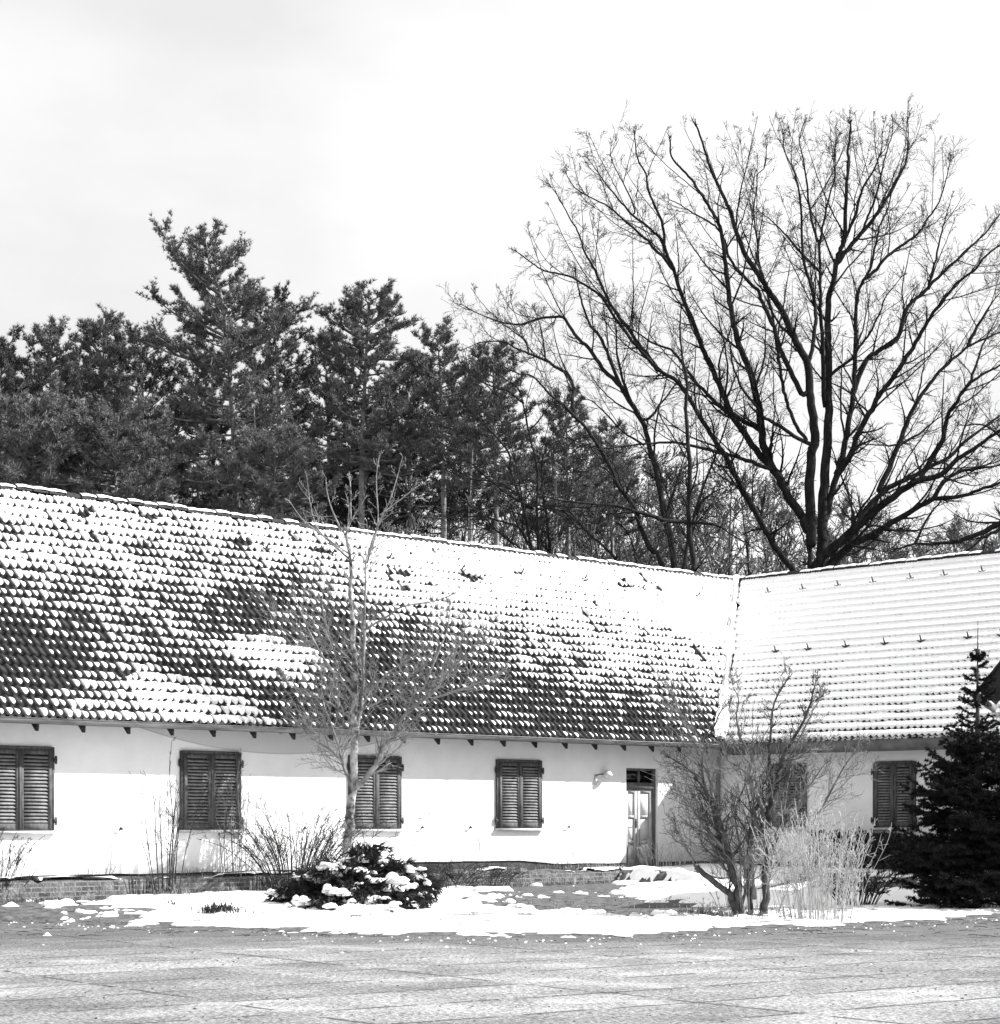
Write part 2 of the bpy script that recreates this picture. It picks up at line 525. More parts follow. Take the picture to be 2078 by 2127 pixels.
ht = np.where(dep > 0, 0.075 * (1 - np.exp(-np.maximum(dep, 0) * 5)), np.maximum(dep * 0.35, -0.05))
ht = ht + 0.07 * (fbm(gx * 1.7, gy * 1.7, 41) - 0.5) * sst(0.0, .3, dep) + .04 * sst(.1, .5, dep) * np.exp(-((gx + 4.6) / 2.2) ** 2 - ((gy - 34.5) / 1.6) ** 2)
base = ground_z(gx, gy) + 0.05 * (fbm(gx * 1.3, gy * 1.3, 3) - 0.5) * sst(0.2, 1.5, gy - yfront(gx)) + 0.012
base = np.where(gy - yfront(gx) < 0.5, np.maximum(base - 0.12 * (1 - sst(-0.1, 0.5, gy - yfront(gx))), 0.0), base)
keep = (A_ > 0.02) & (B_ > 0.02)
keep &= ~((A_ > 3.9) & (B_ < 0.55))
fk = keep[:-1, :-1] & keep[1:, :-1] & keep[1:, 1:] & keep[:-1, 1:]
on_ = dep > 0
fk &= on_[:-1, :-1] | on_[1:, :-1] | on_[1:, 1:] | on_[:-1, 1:]
m = MB()
m.grid(np.stack([gx, gy, base + ht], -1), fk)
tag(m.build('snow_cover', M['snow'], smooth=True), 'patchy melting snow lying over the planting bed and the yard edge', 'snow', kind='stuff')

# ------------------------------------------------------------------ the house (local axes: x = a, y = b)
house = thing('farm_building', 'long white L-shaped building with snowy tiled roofs, closed shutters and one door', 'building', (CW[0], CW[1], 0), rot=HROT)
AEND, BEND = 27.0, 16.0
ZP = 0.60                                   # lower edge of the plaster
DA0, DA1, DZ1 = 2.10, 3.17, 2.72            # door opening

def part(mb, name, mt, parent=house, smooth=False): return mb.build(name, M[mt], parent, smooth=smooth)

# long wall with the door opening cut out of it (edge of the plaster is ragged)
m = MB()
def wallpanel(a0, a1, z0, z1): m.quad((a0, 0, z0), (a1, 0, z0), (a1, 0, z1), (a0, 0, z1))
wallpanel(0, DA0, ZP, ZE + .35)
wallpanel(DA0, DA1, DZ1, ZE + .35)
pa = np.arange(DA1, AEND + .01, 0.2)
def zlow(a): return ZP + 0.10 * sst(5.2, 6.6, a) * (1 - sst(10.0, 11.5, a)) + 0.02 * (vnoise(a * 2.1, 0 * a, 5) - .5)
for a0, a1 in zip(pa[:-1], pa[1:]):
    m.quad((a0, 0, float(zlow(a0))), (a1, 0, float(zlow(a1))), (a1, 0, ZE + .35), (a0, 0, ZE + .35))
    m.quad((a0, 0, float(zlow(a0))), (a1, 0, float(zlow(a1))), (a1, -.06, float(zlow(a1))), (a0, -.06, float(zlow(a0))))
for a in (DA0, DA1): m.quad((a, 0, .45), (a, -.24, .45), (a, -.24, DZ1), (a, 0, DZ1))
m.quad((DA0, 0, DZ1), (DA1, 0, DZ1), (DA1, -.24, DZ1), (DA0, -.24, DZ1))
# gable end and back of the long range
zb = ZE + .35
bb = 2 * (OV - DM) + 0.0                    # back wall
m.quad((AEND, 0, 0), (AEND, bb, 0), (AEND, bb, zb), (AEND, 0, zb))
m.tri((AEND, 0, zb), (AEND, bb, zb), (AEND, OV - DM, ZR - .15))
m.quad((AEND, bb, 0), (-10.5, bb, 0), (-10.5, bb, zb), (AEND, bb, zb))
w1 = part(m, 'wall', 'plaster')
m = MB()
m.quad((0, 0, ZP), (0, BEND, ZP), (0, BEND, ZE + .35), (0, 0, ZE + .35))
m.quad((0, BEND, 0), (-10.5, BEND, 0), (-10.5, BEND, zb), (0, BEND, zb))
m.tri((0, BEND, zb), (-10.5, BEND, zb), (OV - DW, BEND, ZR - .15))
m.quad((-10.5, BEND, 0), (-10.5, bb, 0), (-10.5, bb, zb), (-10.5, BEND, zb))
w2 = part(m, 'wall', 'plaster')
tag(w2, 'shaded white wall of the short wing')
m = MB()                                    # tarred foot of the walls, set back behind the plaster
m.quad((DA1, -.03, -.1), (AEND, -.03, -.1), (AEND, -.03, .85), (DA1, -.03, .85))
m.quad((-.03, -.03, -.1), (DA0, -.03, -.1), (DA0, -.03, .62), (-.03, -.03, .62))
m.quad((-.03, -.03, -.1), (-.03, BEND, -.1), (-.03, BEND, .62), (-.03, -.03, .62))
part(m, 'plinth', 'plinth')

# roofs
NROW, CWD = 24, 0.165
def roof_pt(kind, s, t, n):
    """s along the eaves, t up the slope 0..1, n off the slope"""
    if kind == 'main':
        L = math.hypot(DM, ZR - ZE)
        return np.stack([s, OV - DM * t + n * (ZR - ZE) / L, ZE + (ZR - ZE) * t + n * DM / L], -1)
    L = math.hypot(DW, ZR - ZE)
    return np.stack([OV - DW * t + n * (ZR - ZE) / L, s, ZE + (ZR - ZE) * t + n * DW / L], -1)
def valley(kind, t): return OV - (DW if kind == 'main' else DM) * t
def tile_n(p, q):
    return 0.023 * np.cos(2 * np.pi * (p - 0.5)) + 0.006 * np.sin(4 * np.pi * p) + 0.034 * (1 - q) + 0.03
def roof_tiles(kind, s1):
    s = np.arange(-6, s1 + CWD / 12, CWD / 8)
    p = s / CWD - np.round(s / CWD)
    tt, qq, rr = [], [], []
    for k in range(NROW):
        for q in (0.0, 0.5, 1.0):
            tt.append((k + q) / NROW); qq.append(q); rr.append(k)
    tt, qq, rr = np.array(tt), np.array(qq), np.array(rr)
    Sg, Tg = np.meshgrid(s, tt, indexing='ij')
    Pg = np.broadcast_to(p[:, None], Sg.shape)
    Qg = np.broadcast_to(qq[None, :], Sg.shape)
    Rg = np.broadcast_to(rr[None, :], Sg.shape)
    col = np.round(Sg / CWD)
    jit = (_h(col.astype(np.int64), Rg.astype(np.int64), 77) - .5)
    N = tile_n(Pg, Qg) + 0.010 * jit
    Sc = np.maximum(Sg, valley(kind, Tg))
    Tj = np.where(Qg < .1, Tg - 0.004 * (jit + .5), Tg)
    G = roof_pt(kind, Sc, Tj, N)
    vis = Sg > valley(kind, Tg) - CWD
    fk = vis[:-1, :-1] | vis[1:, 1:]
    mb = MB()
    mb.grid(G, fk)
    return mb
part(roof_tiles('main', AEND + .3), 'roof', 'tile', smooth=False)
part(roof_tiles('wing', BEND + .3), 'roof', 'tile', smooth=False)
# back slopes and the undersides
m = MB()
ab, bk = 2 * (OV - DW) - OV, 2 * (OV - DM) - OV
m.quad((AEND + .3, OV - DM, ZR), (OV - DW, OV - DM, ZR), (ab, bk, ZE), (AEND + .3, bk, ZE))
m.quad((OV - DW, OV - DM, ZR), (OV - DW, BEND + .3, ZR), (ab, BEND + .3, ZE), (ab, bk, ZE))
m.quad((AEND + .3, OV, ZE - .03), (OV, OV, ZE - .03), (OV, -.02, ZE + .46), (AEND + .3, -.02, ZE + .46))
m.quad((OV, BEND + .3, ZE - .03), (OV, OV, ZE - .03), (-.02, OV, ZE + .36), (-.02, BEND + .3, ZE + .36))
part(m, 'roof_underside', 'board')
# open eaves boarding between wall top and tiles
m = MB()
m.box((OV - .03, OV - .03, ZE - .10), (AEND + .3, OV + .005, ZE + .0))
part(m, 'eaves_board', 'fascia')
m = MB()
m.box((OV - .03, OV + .01, ZE - .26), (OV + .02, BEND + .3, ZE - .0))
part(m, 'fascia', 'fascia')

def roof_uv(dx, dy):
    d = np.array([(dx * K2 - 500) / F, 1.0, (HY - dy * K2) / F])
    a0, b0 = toab(0.0, 0.0)
    a1, b1 = toab(d[0], d[1])
    da, db = a1 - a0, b1 - b0
    k = (ZR - ZE) / DM
    lam = (ZE + k * (OV - b0) - CAMZ) / (d[2] + k * db)
    b = b0 + lam * db
    return a0 + lam * da, (OV - b) / DM
CS = [(50, 960, 1.15), (200, 990, 1.1), (350, 1020, 1.0), (500, 1040, 1.0), (620, 1060, 1.05), (50, 1040, 1.0), (200, 1060, .95), (350, 1080, .85), (480, 1080, .7),
      (560, 1110, .6), (650, 1120, .75), (30, 1120, .65), (150, 1130, .8), (270, 1150, .75), (380, 1160, .6), (480, 1170, .4), (20, 1200, .3), (130, 1190, .45),
      (220, 1200, .65), (320, 1215, .65), (420, 1200, .3), (500, 1180, .25), (40, 1290, .15), (130, 1270, .25), (230, 1250, .7), (330, 1260, .6), (400, 1270, .25),
      (470, 1240, 1.5), (540, 1270, 1.4), (30, 1350, .45), (120, 1350, .7), (200, 1330, .9), (280, 1310, 1.25), (350, 1340, 1.15), (430, 1350, 1.0), (500, 1320, .5), (560, 1340, .1),
      (600, 1200, .2), (620, 1300, .1), (700, 1250, .2), (700, 1350, .1), (700, 1080, 1.2), (760, 1060, 1.45), (760, 1130, 1.2), (750, 1190, .55), (800, 1250, .25), (780, 1330, .12),
      (900, 1080, 1.5), (900, 1130, 1.45), (880, 1180, .95), (900, 1230, .55), (900, 1290, .3), (880, 1350, .2), (1000, 1100, 1.55), (1050, 1140, 1.4), (1020, 1190, 1.0),
      (1030, 1230, .8), (1020, 1270, .6), (1030, 1320, .4), (1030, 1380, .25), (1150, 1120, 1.6), (1150, 1160, 1.4), (1130, 1200, 1.0), (1180, 1240, 1.0), (1150, 1290, .8),
      (1180, 1330, .5), (1200, 1385, .25), (1280, 1130, 1.7), (1280, 1180, 1.6), (1280, 1230, 1.0), (1270, 1290, .85), (1280, 1340, .5), (1290, 1390, .25), (1370, 1130, 1.7),
      (1340, 1190, 1.8), (1350, 1250, 1.2), (1340, 1300, .9), (1330, 1350, .6), (1340, 1390, .4)]
CSA = np.array([(*roof_uv(x, y), c * (.83 if c < 1.45 else .86)) for x, y, c in CS])
def roof_snow(kind, s0, s1):
    ks, kq = 10, 9
    s = np.arange(s0, s1, CWD / ks)
    col = np.round(s / CWD).astype(np.int64)
    p = s / CWD - col
    tt, qq, rr = [], [], []
    for k in range(NROW):
        for q in np.linspace(0.0, 0.99, kq):
            tt.append((k + q) / NROW); qq.append(q); rr.append(k)
    tt, qq, rr = map(np.array, (tt, qq, rr))
    Sg, Tg = np.meshgrid(s, tt, indexing='ij')
    bc = lambda v, ax: np.broadcast_to(v[:, None] if ax == 0 else v[None, :], Sg.shape)
    Pg, Qg, Rg, Cg = bc(p, 0), bc(qq, 1), bc(rr, 1), bc(col, 0)
    j1 = _h(Cg, Rg, 5) - .5
    j2 = _h(Cg, Rg, 6) - .5
    j3 = _h(Cg, Rg, 8) - .5
    wob = 0.10 * (vnoise(Sg * 22, Tg * 120, 9) - .5)
    if kind == 'main':
        wsum, csum = 1e-6, 0.8e-6
        for a, t, c in CSA:
            g = np.exp(-((Sg - a) / 0.75) ** 2 - ((Tg - t) / 0.075) ** 2)
            wsum = wsum + g
            csum = csum + g * c
        c = csum / wsum - .02 + 0.45 * (fbm(Sg * 1.5, Tg * 13, 12, 5) - .5) + 0.48 * j3
        hole = sst(0.78, 0.84, fbm(Sg * 1.7, Tg * 16, 33, 2))
        c = c - 0.9 * hole
        c = np.where(c < 1, np.maximum(c, 0) ** 1.6, c)
        f = np.abs(2 * (Pg - .10 * j1)) ** 2.5 * 1.08 + np.abs((Qg - .46 - .14 * j2) / .55) ** 2.5 * 1.1
        # low on the slope a thick cover lies as whole rows with open joints
        f_row = .22 * np.abs(2 * Pg) ** 2 + 2.0 * np.exp(-(Qg / .17) ** 2) + 1.2 * np.exp(-((1 - Qg) / .16) ** 2)
        k_ = (1 - sst(.36, .48, Tg)) * sst(1.0, 1.2, c)
        f = f * (1 - k_) + f_row * k_
        h = np.clip(0.13 * (c - f + wob), -0.05, 0.055)
    else:
        low = sst(0.85, 0.15, Tg) if False else 1 - sst(0.10, 0.85, Tg)
        rowr = _h(Rg, Rg * 0, 3)
        c = 1.65 + 0.5 * (fbm(Sg * .6, Tg * 7, 15, 4) - .5) + .10 * j3
        c = c - low * (0.15 + 0.45 * rowr) * 0.9
        wq = .09 + .12 * low * (.4 + rowr)
        f = 2.6 * np.exp(-(Qg / wq) ** 2) * (.66 + .34 * np.abs(2 * Pg) ** 2) * (.42 + .58 * low) + 1.9 * np.exp(-((1 - Qg) / (.10 + .12 * low)) ** 2) * (.3 + .7 * low)
        f = f * (.45 + .95 * fbm(Sg * 2.2, Rg * 3.7, 51, 3))
        h = np.clip(0.13 * (c - f + wob), -0.06, 0.03)
        h = h + np.where(h > 0, .023 - .023 * np.cos(2 * np.pi * (Pg - .5)), 0) * np.clip(h / .03, 0, 1) * .9
    h = h + 0.006 * (vnoise(Sg * 9, Tg * 40, 19) - .5)
    vis = Sg > valley(kind, Tg) + 0.10 + .16 * vnoise(Tg * 26, Tg * 0 + (3 if kind == 'main' else 9), 6)
    N = tile_n(Pg, Qg) + h
    Tj = np.where((Qg < .01) & (h > 0), Tg - 0.002, Tg)
    G = roof_pt(kind, np.maximum(Sg, valley(kind, Tg)), Tj, N)
    on = (h > -0.03) & vis
    fk = (on[:-1, :-1] | on[1:, :-1] | on[1:, 1:] | on[:-1, 1:]) & vis[:-1, :-1] & vis[1:, 1:] & vis[:-1, 1:] & vis[1:, :-1]
    mb = MB()
    mb.grid(G, fk)
    return mb
part(roof_snow('main', -5.4, 24.0), 'roof_snow', 'roofsnow', smooth=True)
part(roof_snow('wing', -3.9, 13.0), 'roof_snow', 'roofsnow', smooth=True)

# ridge tiles
m, ms = MB(), MB()
def ridge(fix, s0, s1, along):
    n = int((s1 - s0) / 0.36)
    for i in range(n):
        a0, a1 = s0 + (s1 - s0) * i / n, s0 + (s1 - s0) * (i + 1.06) / n
        k = 7
        ring0, ring1 = [], []
        dz = rnd.uniform(-.015, .015)
        for j in range(k):
            an = math.pi * j / (k - 1)
            for ring, a, rr in ((ring0, a0, .105), (ring1, a1, .13)):
                o, z = rr * math.cos(an), ZR + .02 + dz + rr * math.sin(an) * .9
                ring.append((a, fix + o, z) if along == 'a' else (fix + o, a, z))
        Vv = ring0 + ring1
        m.add(Vv, [(j, j + 1, k + j + 1, k + j) for j in range(k - 1)])
        if rnd.random() < .94:               # a cap of snow on most of them
            e0, e1 = a0 + rnd.uniform(-.01, .03), a1 - rnd.uniform(.0, .05)
            Vv = []
            for a in (e0, .5 * (e0 + e1), e1):
                for j in range(5):
                    an = math.pi * (.16 + .68 * j / 4)
                    rr = .125 + (.018 if a not in (e0, e1) else .0)
                    o, z = rr * math.cos(an), ZR + .02 + dz + rr * math.sin(an) * .95
                    Vv.append((a, fix + o, z) if along == 'a' else (fix + o, a, z))
            ms.add(Vv, [(5 * r_ + j, 5 * r_ + j + 1, 5 * r_ + j + 6, 5 * r_ + j + 5) for r_ in range(2) for j in range(4)])
ridge(OV - DM, OV - DW, 24.5, 'a')
ridge(OV - DW, OV - DM, 12.5, 'b')
rt = part(m, 'ridge_tiles', 'tile', smooth=True)
tag(part(ms, 'ridge_snow', 'snow', rt, smooth=True), kind='stuff')

# valley sheet lying in the inner corner
m, ms = MB(), MB()
tv = np.linspace(0, 1, 40)
L_, R_, SL, SR = [], [], [], []
for t in tv:
    v = np.array([OV - DW * t, OV - DM * t, ZE + (ZR - ZE) * t + .075])
    wv = .12 + .02 * math.sin(t * 30)
    L_.append(v + (wv, 0, .05)); R_.append(v + (0, wv, .05))
m.grid(np.stack([np.array(L_), np.array(R_)], 0))
vo = part(m, 'valley_gutter', 'valley')
for t in tv:                                  # snow gathered in it
    v = np.array([OV - DW * t, OV - DM * t, ZE + (ZR - ZE) * t + .10])
    ww = (.20 - .10 * t) * (.8 + .5 * vnoise(t * 18, 0, 4)) * (1 if t < .25 or vnoise(t * 9, 2, 8) > .42 else .25)
    SL.append(v + (ww, -.0, .07)); SR.append(v + (-.0, ww, .07))
mid = [(np.array(a) + np.array(b)) / 2 + (0, 0, .03) for a, b in zip(SL, SR)]
ms.grid(np.stack([np.array(SL), np.array(mid), np.array(SR)], 0))
part(ms, 'valley_snow', 'snow', vo, smooth=True)

# half-round gutter of the long range, with joints
m = MB()
k = 9
ga = np.linspace(OV + .12, AEND, 60)
prof = [(OV + .02 + .075 - .075 * math.cos(math.pi * j / (k - 1)), ZE - .015 - .075 * math.sin(math.pi * j / (k - 1))) for j in range(k)]
G = np.array([[(a, p_[0], p_[1] - .0007 * (a - 8)) for p_ in prof] for a in ga])
m.grid(G)
for j in range(0, 60, 4):                     # gutter straps and sockets
    a = ga[j]
    G2 = np.array([[(a + e, OV + .095 + (p_[0] - OV - .095) * 1.1, ZE - .015 + (p_[1] - ZE + .015) * 1.12) for p_ in prof] for e in (-.03, .03)])
    m.grid(G2)
m.tube([(ga[0], OV + .17, ZE - .012), (ga[-1], OV + .17, ZE - .012)], [.012, .012], 6)
gu = part(m, 'gutter', 'zinc', smooth=True)
# downpipe in the corner
m = MB()
m.tube([(.42, .42, ZE - .06), (.40, .40, ZE - .2), (.12, .14, ZE - .55), (.09, .11, ZE - .75), (.09, .11, .55)], [.045] * 5, 10)
for z in (2.4, 1.2): m.tube([(.09, .11, z), (.09, .11, z + .05)], [.055, .055], 10)
part(m, 'downpipe', 'zinc', smooth=True)

# rafter tails under both eaves
def rafter(kind, s):
    mb = MB()
    hw = .042
    k_ = (ZR - ZE) / (DM if kind == 'main' else DW)
    Vv = []
    for (o, zt, zh) in ((-.02, ZE + .42 if kind == 'main' else ZE + .34, .15), (OV - .02, ZE - .10, .12)):
        for ds, dz in ((-hw, 0), (hw, 0), (hw * .8, -zh), (-hw * .8, -zh)):
            Vv.append((s + ds, o, zt + dz) if kind == 'main' else (o, s + ds, zt + dz))
    mb.add(Vv, [(0, 1, 2, 3), (4, 7, 6, 5), (0, 4, 5, 1), (1, 5, 6, 2), (2, 6, 7, 3), (3, 7, 4, 0)])
    part(mb, 'rafter_tail', 'rafter')
for i in range(25): rafter('main', .95 + i * .93)
for i in range(12): rafter('wing', 1.0 + i * .93)

# snow hooks: short iron brackets standing on the slopes
def hook(kind, s, t):
    mb = MB()
    r0 = roof_pt(kind, np.array(s), np.array(t), np.array(.085))
    L = math.hypot(DM if kind == 'main' else DW, ZR - ZE)
    up = roof_pt(kind, np.array(s), np.array(t), np.array(.22)) - roof_pt(kind, np.array(s), np.array(t), np.array(.085))
    al = roof_pt(kind, np.array(s + .11), np.array(t), np.array(.085)) - r0
    sl_ = roof_pt(kind, np.array(s), np.array(t + .02), np.array(.085)) - r0
    mb.tube([r0 - sl_ * .5, r0, r0 + up * 1.1 + sl_ * .2], [.025, .028, .012], 5)
    mb.tube([r0 - al + up * .25, r0 - sl_ * .3, r0 + al + up * .25], [.012, .03, .012], 5)
    part(mb, 'snow_hook', 'iron')
for i, b_ in enumerate((-1.05, .05, 1.15, 2.2, 3.3, 4.25, 5.3, 6.3, 7.3)): hook('wing', b_ - 1.0, .885)
for b_ in (.72, 1.7, 2.8, 3.9, 4.9, 6.15, 7.0, 8.0): hook('wing', b_ - .8, .50)
for a_ in (13.0, 11.2, 9.5, 7.4, 5.4, 3.2, 1.2, -.9): hook('main', a_ - 2.0, .86 + rnd.uniform(-.02, .02))

# shuttered windows
def window(kind, c, wd, z0, z1, label=None):
    def q(s, o, z): return (s, o, z) if kind == 'main' else (o, s, z)
    def bx(mb, s0, s1, o0, o1, za, zb_): mb.box(*[q(s0, o0, za), q(s1, o1, zb_)])
    s0, s1 = c - wd / 2, c + wd / 2
    mb = MB()
    bx(mb, s0 - .03, s0 + .03, .002, .045, z0, z1)
    bx(mb, s1 - .03, s1 + .03, .002, .045, z0, z1)
    bx(mb, s0 + .03, s1 - .03, .002, .045, z1 - .05, z1 + .01)
    win = part(mb, 'window', 'shutter')
    if label: tag(win, label)
    mb = MB()
    bx(mb, s0 - .06, s1 + .06, .003, .085, z0 - .06, z0 - .005)
    part(mb, 'sill', 'sill', win)
    for k_, (e0, e1) in enumerate(((s0 + .032, c - .004), (c + .004, s1 - .032))):
        mb = MB()
        st = .075
        bx(mb, e0, e0 + st, .02, .062, z0 + .01, z1 - .052)
        bx(mb, e1 - st, e1, .02, .062, z0 + .01, z1 - .052)
        bx(mb, e0 + st, e1 - st, .021, .060, z1 - .052 - .08, z1 - .052)
        bx(mb, e0 + st, e1 - st, .021, .060, z0 + .01, z0 + .12)
        if k_ == 0: bx(mb, e1 - .02, e1 + .022, .062, .072, z0 + .02, z1 - .06)
        leaf = part(mb, 'shutter', 'shutter', win)
        mk = MB()
        bx(mk, e0 + st, e1 - st, .006, .010, z0 + .12, z1 - .13)
        part(mk, 'gap_shade', 'rafter', leaf)  # near-black sheet: shade of the slat gaps put in as colour
        ms_ = MB()
        n = 19
        for i in range(n):
            za = z0 + .13 + (z1 - .14 - z0 - .13) * i / n
            dz = (z1 - .14 - z0 - .13) / n
            tj = rnd.uniform(-.004, .004)
            sp_ = .60
            Vv = [q(e0 + st, .056, za + tj), q(e1 - st, .056, za - tj), q(e1 - st, .026, za + dz * sp_), q(e0 + st, .026, za + dz * sp_),
                  q(e0 + st, .058, za + .018 + tj), q(e1 - st, .058, za + .018 - tj), q(e1 - st, .028, za + dz * sp_ + .016), q(e0 + st, .028, za + dz * sp_ + .016)]
            ms_.hexa(Vv)
        part(ms_, 'slats', 'slat', leaf)
    for e, sg in ((s0, -1), (s1, 1)):
        for zz in (z0 + .16, z1 - .22):
            mb = MB()
            bx(mb, min(e, e + sg * .075), max(e, e + sg * .075), .03, .06, zz - .035, zz + .035)
            mb.tube([q(e + sg * .06, .045, zz - .07), q(e + sg * .06, .045, zz + .07)], [.018, .018], 6)
            part(mb, 'hinge', 'iron', win)
for c_, wd in ((6.58, 1.30), (10.62, 1.32), (14.64, 1.32), (18.70, 1.34), (22.8, 1.32)): window('main', c_, wd, 1.385, 2.83)
window('wing', 2.08, 1.02, 1.39, 2.83)
window('wing', 4.99, 1.04, 1.39, 2.83)
# iron stays for the open shutters
def stay(kind, s, z):
    mb = MB()
    q = (lambda s_, o, z_: (s_, o, z_)) if kind == 'main' else (lambda s_, o, z_: (o, s_, z_))
    mb.tube([q(s, -.02, z), q(s, .06, z), q(s + .05, .07, z + .03), q(s + .09, .07, z - .02)], [.014, .014, .014, .010], 6)
    part(mb, 'shutter_stay', 'iron')
for a_ in (5.05, 8.0, 9.35, 12.4, 16.6): stay('main', a_, 1.40)
stay('wing', 4.05, 1.38)
# cracks and torn-off wires on the plaster
for a_, z0, z1 in ((9.55, .95, 1.15), (7.75, .72, 1.28), (4.75, 1.1, 1.34), (4.9, .7, .9)):
    pts = [(a_ + rnd.uniform(-.03, .03), .004, z0 + (z1 - z0) * i / 6) for i in range(7)]
    m = MB()
    m.tube(pts, [.005] * 7, 4)
    part(m, 'wall_crack', 'iron')

# door
m = MB()
bw_ = .07
m.box((DA0, -.17, .45), (DA0 + bw_, -.07, DZ1))
m.box((DA1 - bw_, -.17, .45), (DA1, -.07, DZ1))
m.box((DA0 + bw_, -.17, DZ1 - .05), (DA1 - bw_, -.07, DZ1))
m.box((DA0 + bw_, -.168, 2.26), (DA1 - bw_, -.06, 2.40))
m.box(((DA0 + DA1) / 2 - .02, -.165, 2.40), ((DA0 + DA1) / 2 + .02, -.09, DZ1 - .05))
door = part(m, 'door', 'doorframe')
m = MB()
m.box((DA0 + bw_, -.16, 2.40), (DA1 - bw_, -.145, DZ1 - .05))
part(m, 'transom_glass', 'glass', door)
dc = (DA0 + DA1) / 2 + .06
for (l0, l1) in ((DA0 + bw_ + .004, dc - .006), (dc + .006, DA1 - bw_ - .004)):
    m = MB()
    st = .095
    m.box((l0, -.15, .5), (l0 + st, -.10, 2.255))
    m.box((l1 - st, -.15, .5), (l1, -.10, 2.255))
    for z0, z1 in ((.5, .68), (1.02, 1.10), (1.60, 1.66), (2.17, 2.255)):
        m.box((l0 + st, -.149, z0), (l1 - st, -.101, z1))
    lf = part(m, 'door_leaf', 'doorpaint', door)
    m = MB()
    for z0, z1 in ((.68, 1.02), (1.10, 1.60), (1.66, 2.17)):
        m.box((l0 + st, -.142, z0), (l1 - st, -.125, z1))
    part(m, 'panels', 'doorpanel', lf)
m = MB()
m.box((dc + .02, -.10, 1.38), (dc + .06, -.09, 1.58))
m.tube([(dc + .04, -.09, 1.5), (dc + .04, -.04, 1.5), (dc + .15, -.035, 1.5)], [.01] * 3, 6)
part(m, 'door_handle', 'iron', door)
m = MB()
m.box((DA0 - .1, -.24, .30), (DA1 + .1, .28, .50))
part(m, 'door_step', 'sill')

# wall lamp left of the door
def HW(a, b, z): return H(a, b, z)
lampo = HW(4.12, 0.0, 2.55)
lo = thing('wall_lamp', 'pale round-shaded wall lamp beside the door below the eaves', 'lamp', lampo)
m = MB()
def hl(a, b, z): return H(a, b, z)
m.tube([hl(4.20, .0, 2.42), hl(4.20, .05, 2.42)], [.05, .045], 12)
m.box(*[np.minimum(hl(4.23, .003, 2.33), hl(4.17, .03, 2.56)), np.maximum(hl(4.23, .003, 2.33), hl(4.17, .03, 2.56))])
lb = m.build('back_plate', M['lamp'], lo, lampo)
m = MB()
m.tube([hl(4.20, .02, 2.53), hl(4.15, .07, 2.56), hl(4.08, .10, 2.57), hl(4.02, .11, 2.57)], [.014] * 4, 6)
m.build('arm', M['iron'], lo, lampo)
m = MB()
cc, k = hl(3.93, .13, 2.57), 20
rings = []
for (rr, zz) in ((.03, .075), (.07, .06), (.11, .0), (.115, -.02), (.10, -.05), (.04, -.075)):
    rings.append([cc + (rr * math.cos(2 * math.pi * j / k), rr * math.sin(2 * math.pi * j / k), zz) for j in range(k + 1)])
m.grid(np.array(rings))
m.build('lamp_shade', M['lamp'], lo, lampo, smooth=True)

# ------------------------------------------------------------------ low brick wall holding the ledge along the long wall
lw = thing('low_wall', 'low mossy brick wall holding a snowy ledge along the foot of the long white wall', 'wall', H(0, 0, 0), rot=HROT)
m = MB()
pa = np.arange(3.95, 27.01, .12)
topz = lambda a: .53 + .05 * (vnoise(a * 1.9, 1, 61) - .5) - .06 * (vnoise(a * .7, 3, 62) > .62)
fro = lambda a: .52 + .05 * (vnoise(a * 1.3, 6, 63) - .5)
G = np.array([[(a, fro(a), -.1), (a, fro(a), topz(a) - .02), (a, fro(a) - .05, topz(a)), (a, -.029, topz(a) + .02)] for a in pa])
m.grid(G)
m.quad((3.95, fro(3.95), -.1), (3.95, -.029, -.1), (3.95, -.029, .55), (3.95, fro(3.95), .5))
m.build('brickwork', M['brick'], lw)
# snow and fallen bits on the ledge
sx_, sy_ = np.meshgrid(np.arange(4.0, 25, .035), np.arange(-.02, .58, .035), indexing='ij')
v = fbm(sx_ * .9, sy_ * 2.2, 71, 4) + .25 * np.sin(sx_ * .9 + 2.0) * .5 + .16 * (np.abs(sx_ - 16.0) < 3.0) + .20 * (sx_ < 4.8) - .62 - .25 * np.abs(sy_ - .35)
top2 = np.array([topz(a) for a in sx_[:, 0]])[:, None]
hh = np.clip(v * .5, -.05, .05)
m = MB()
on = hh > -.03
m.grid(np.stack([sx_, np.minimum(sy_, .53), top2 + hh + .01], -1), on[:-1, :-1] & on[1:, 1:] & on[1:, :-1] & on[:-1, 1:])
m.build('ledge_snow', M['snow'], lw, smooth=True)

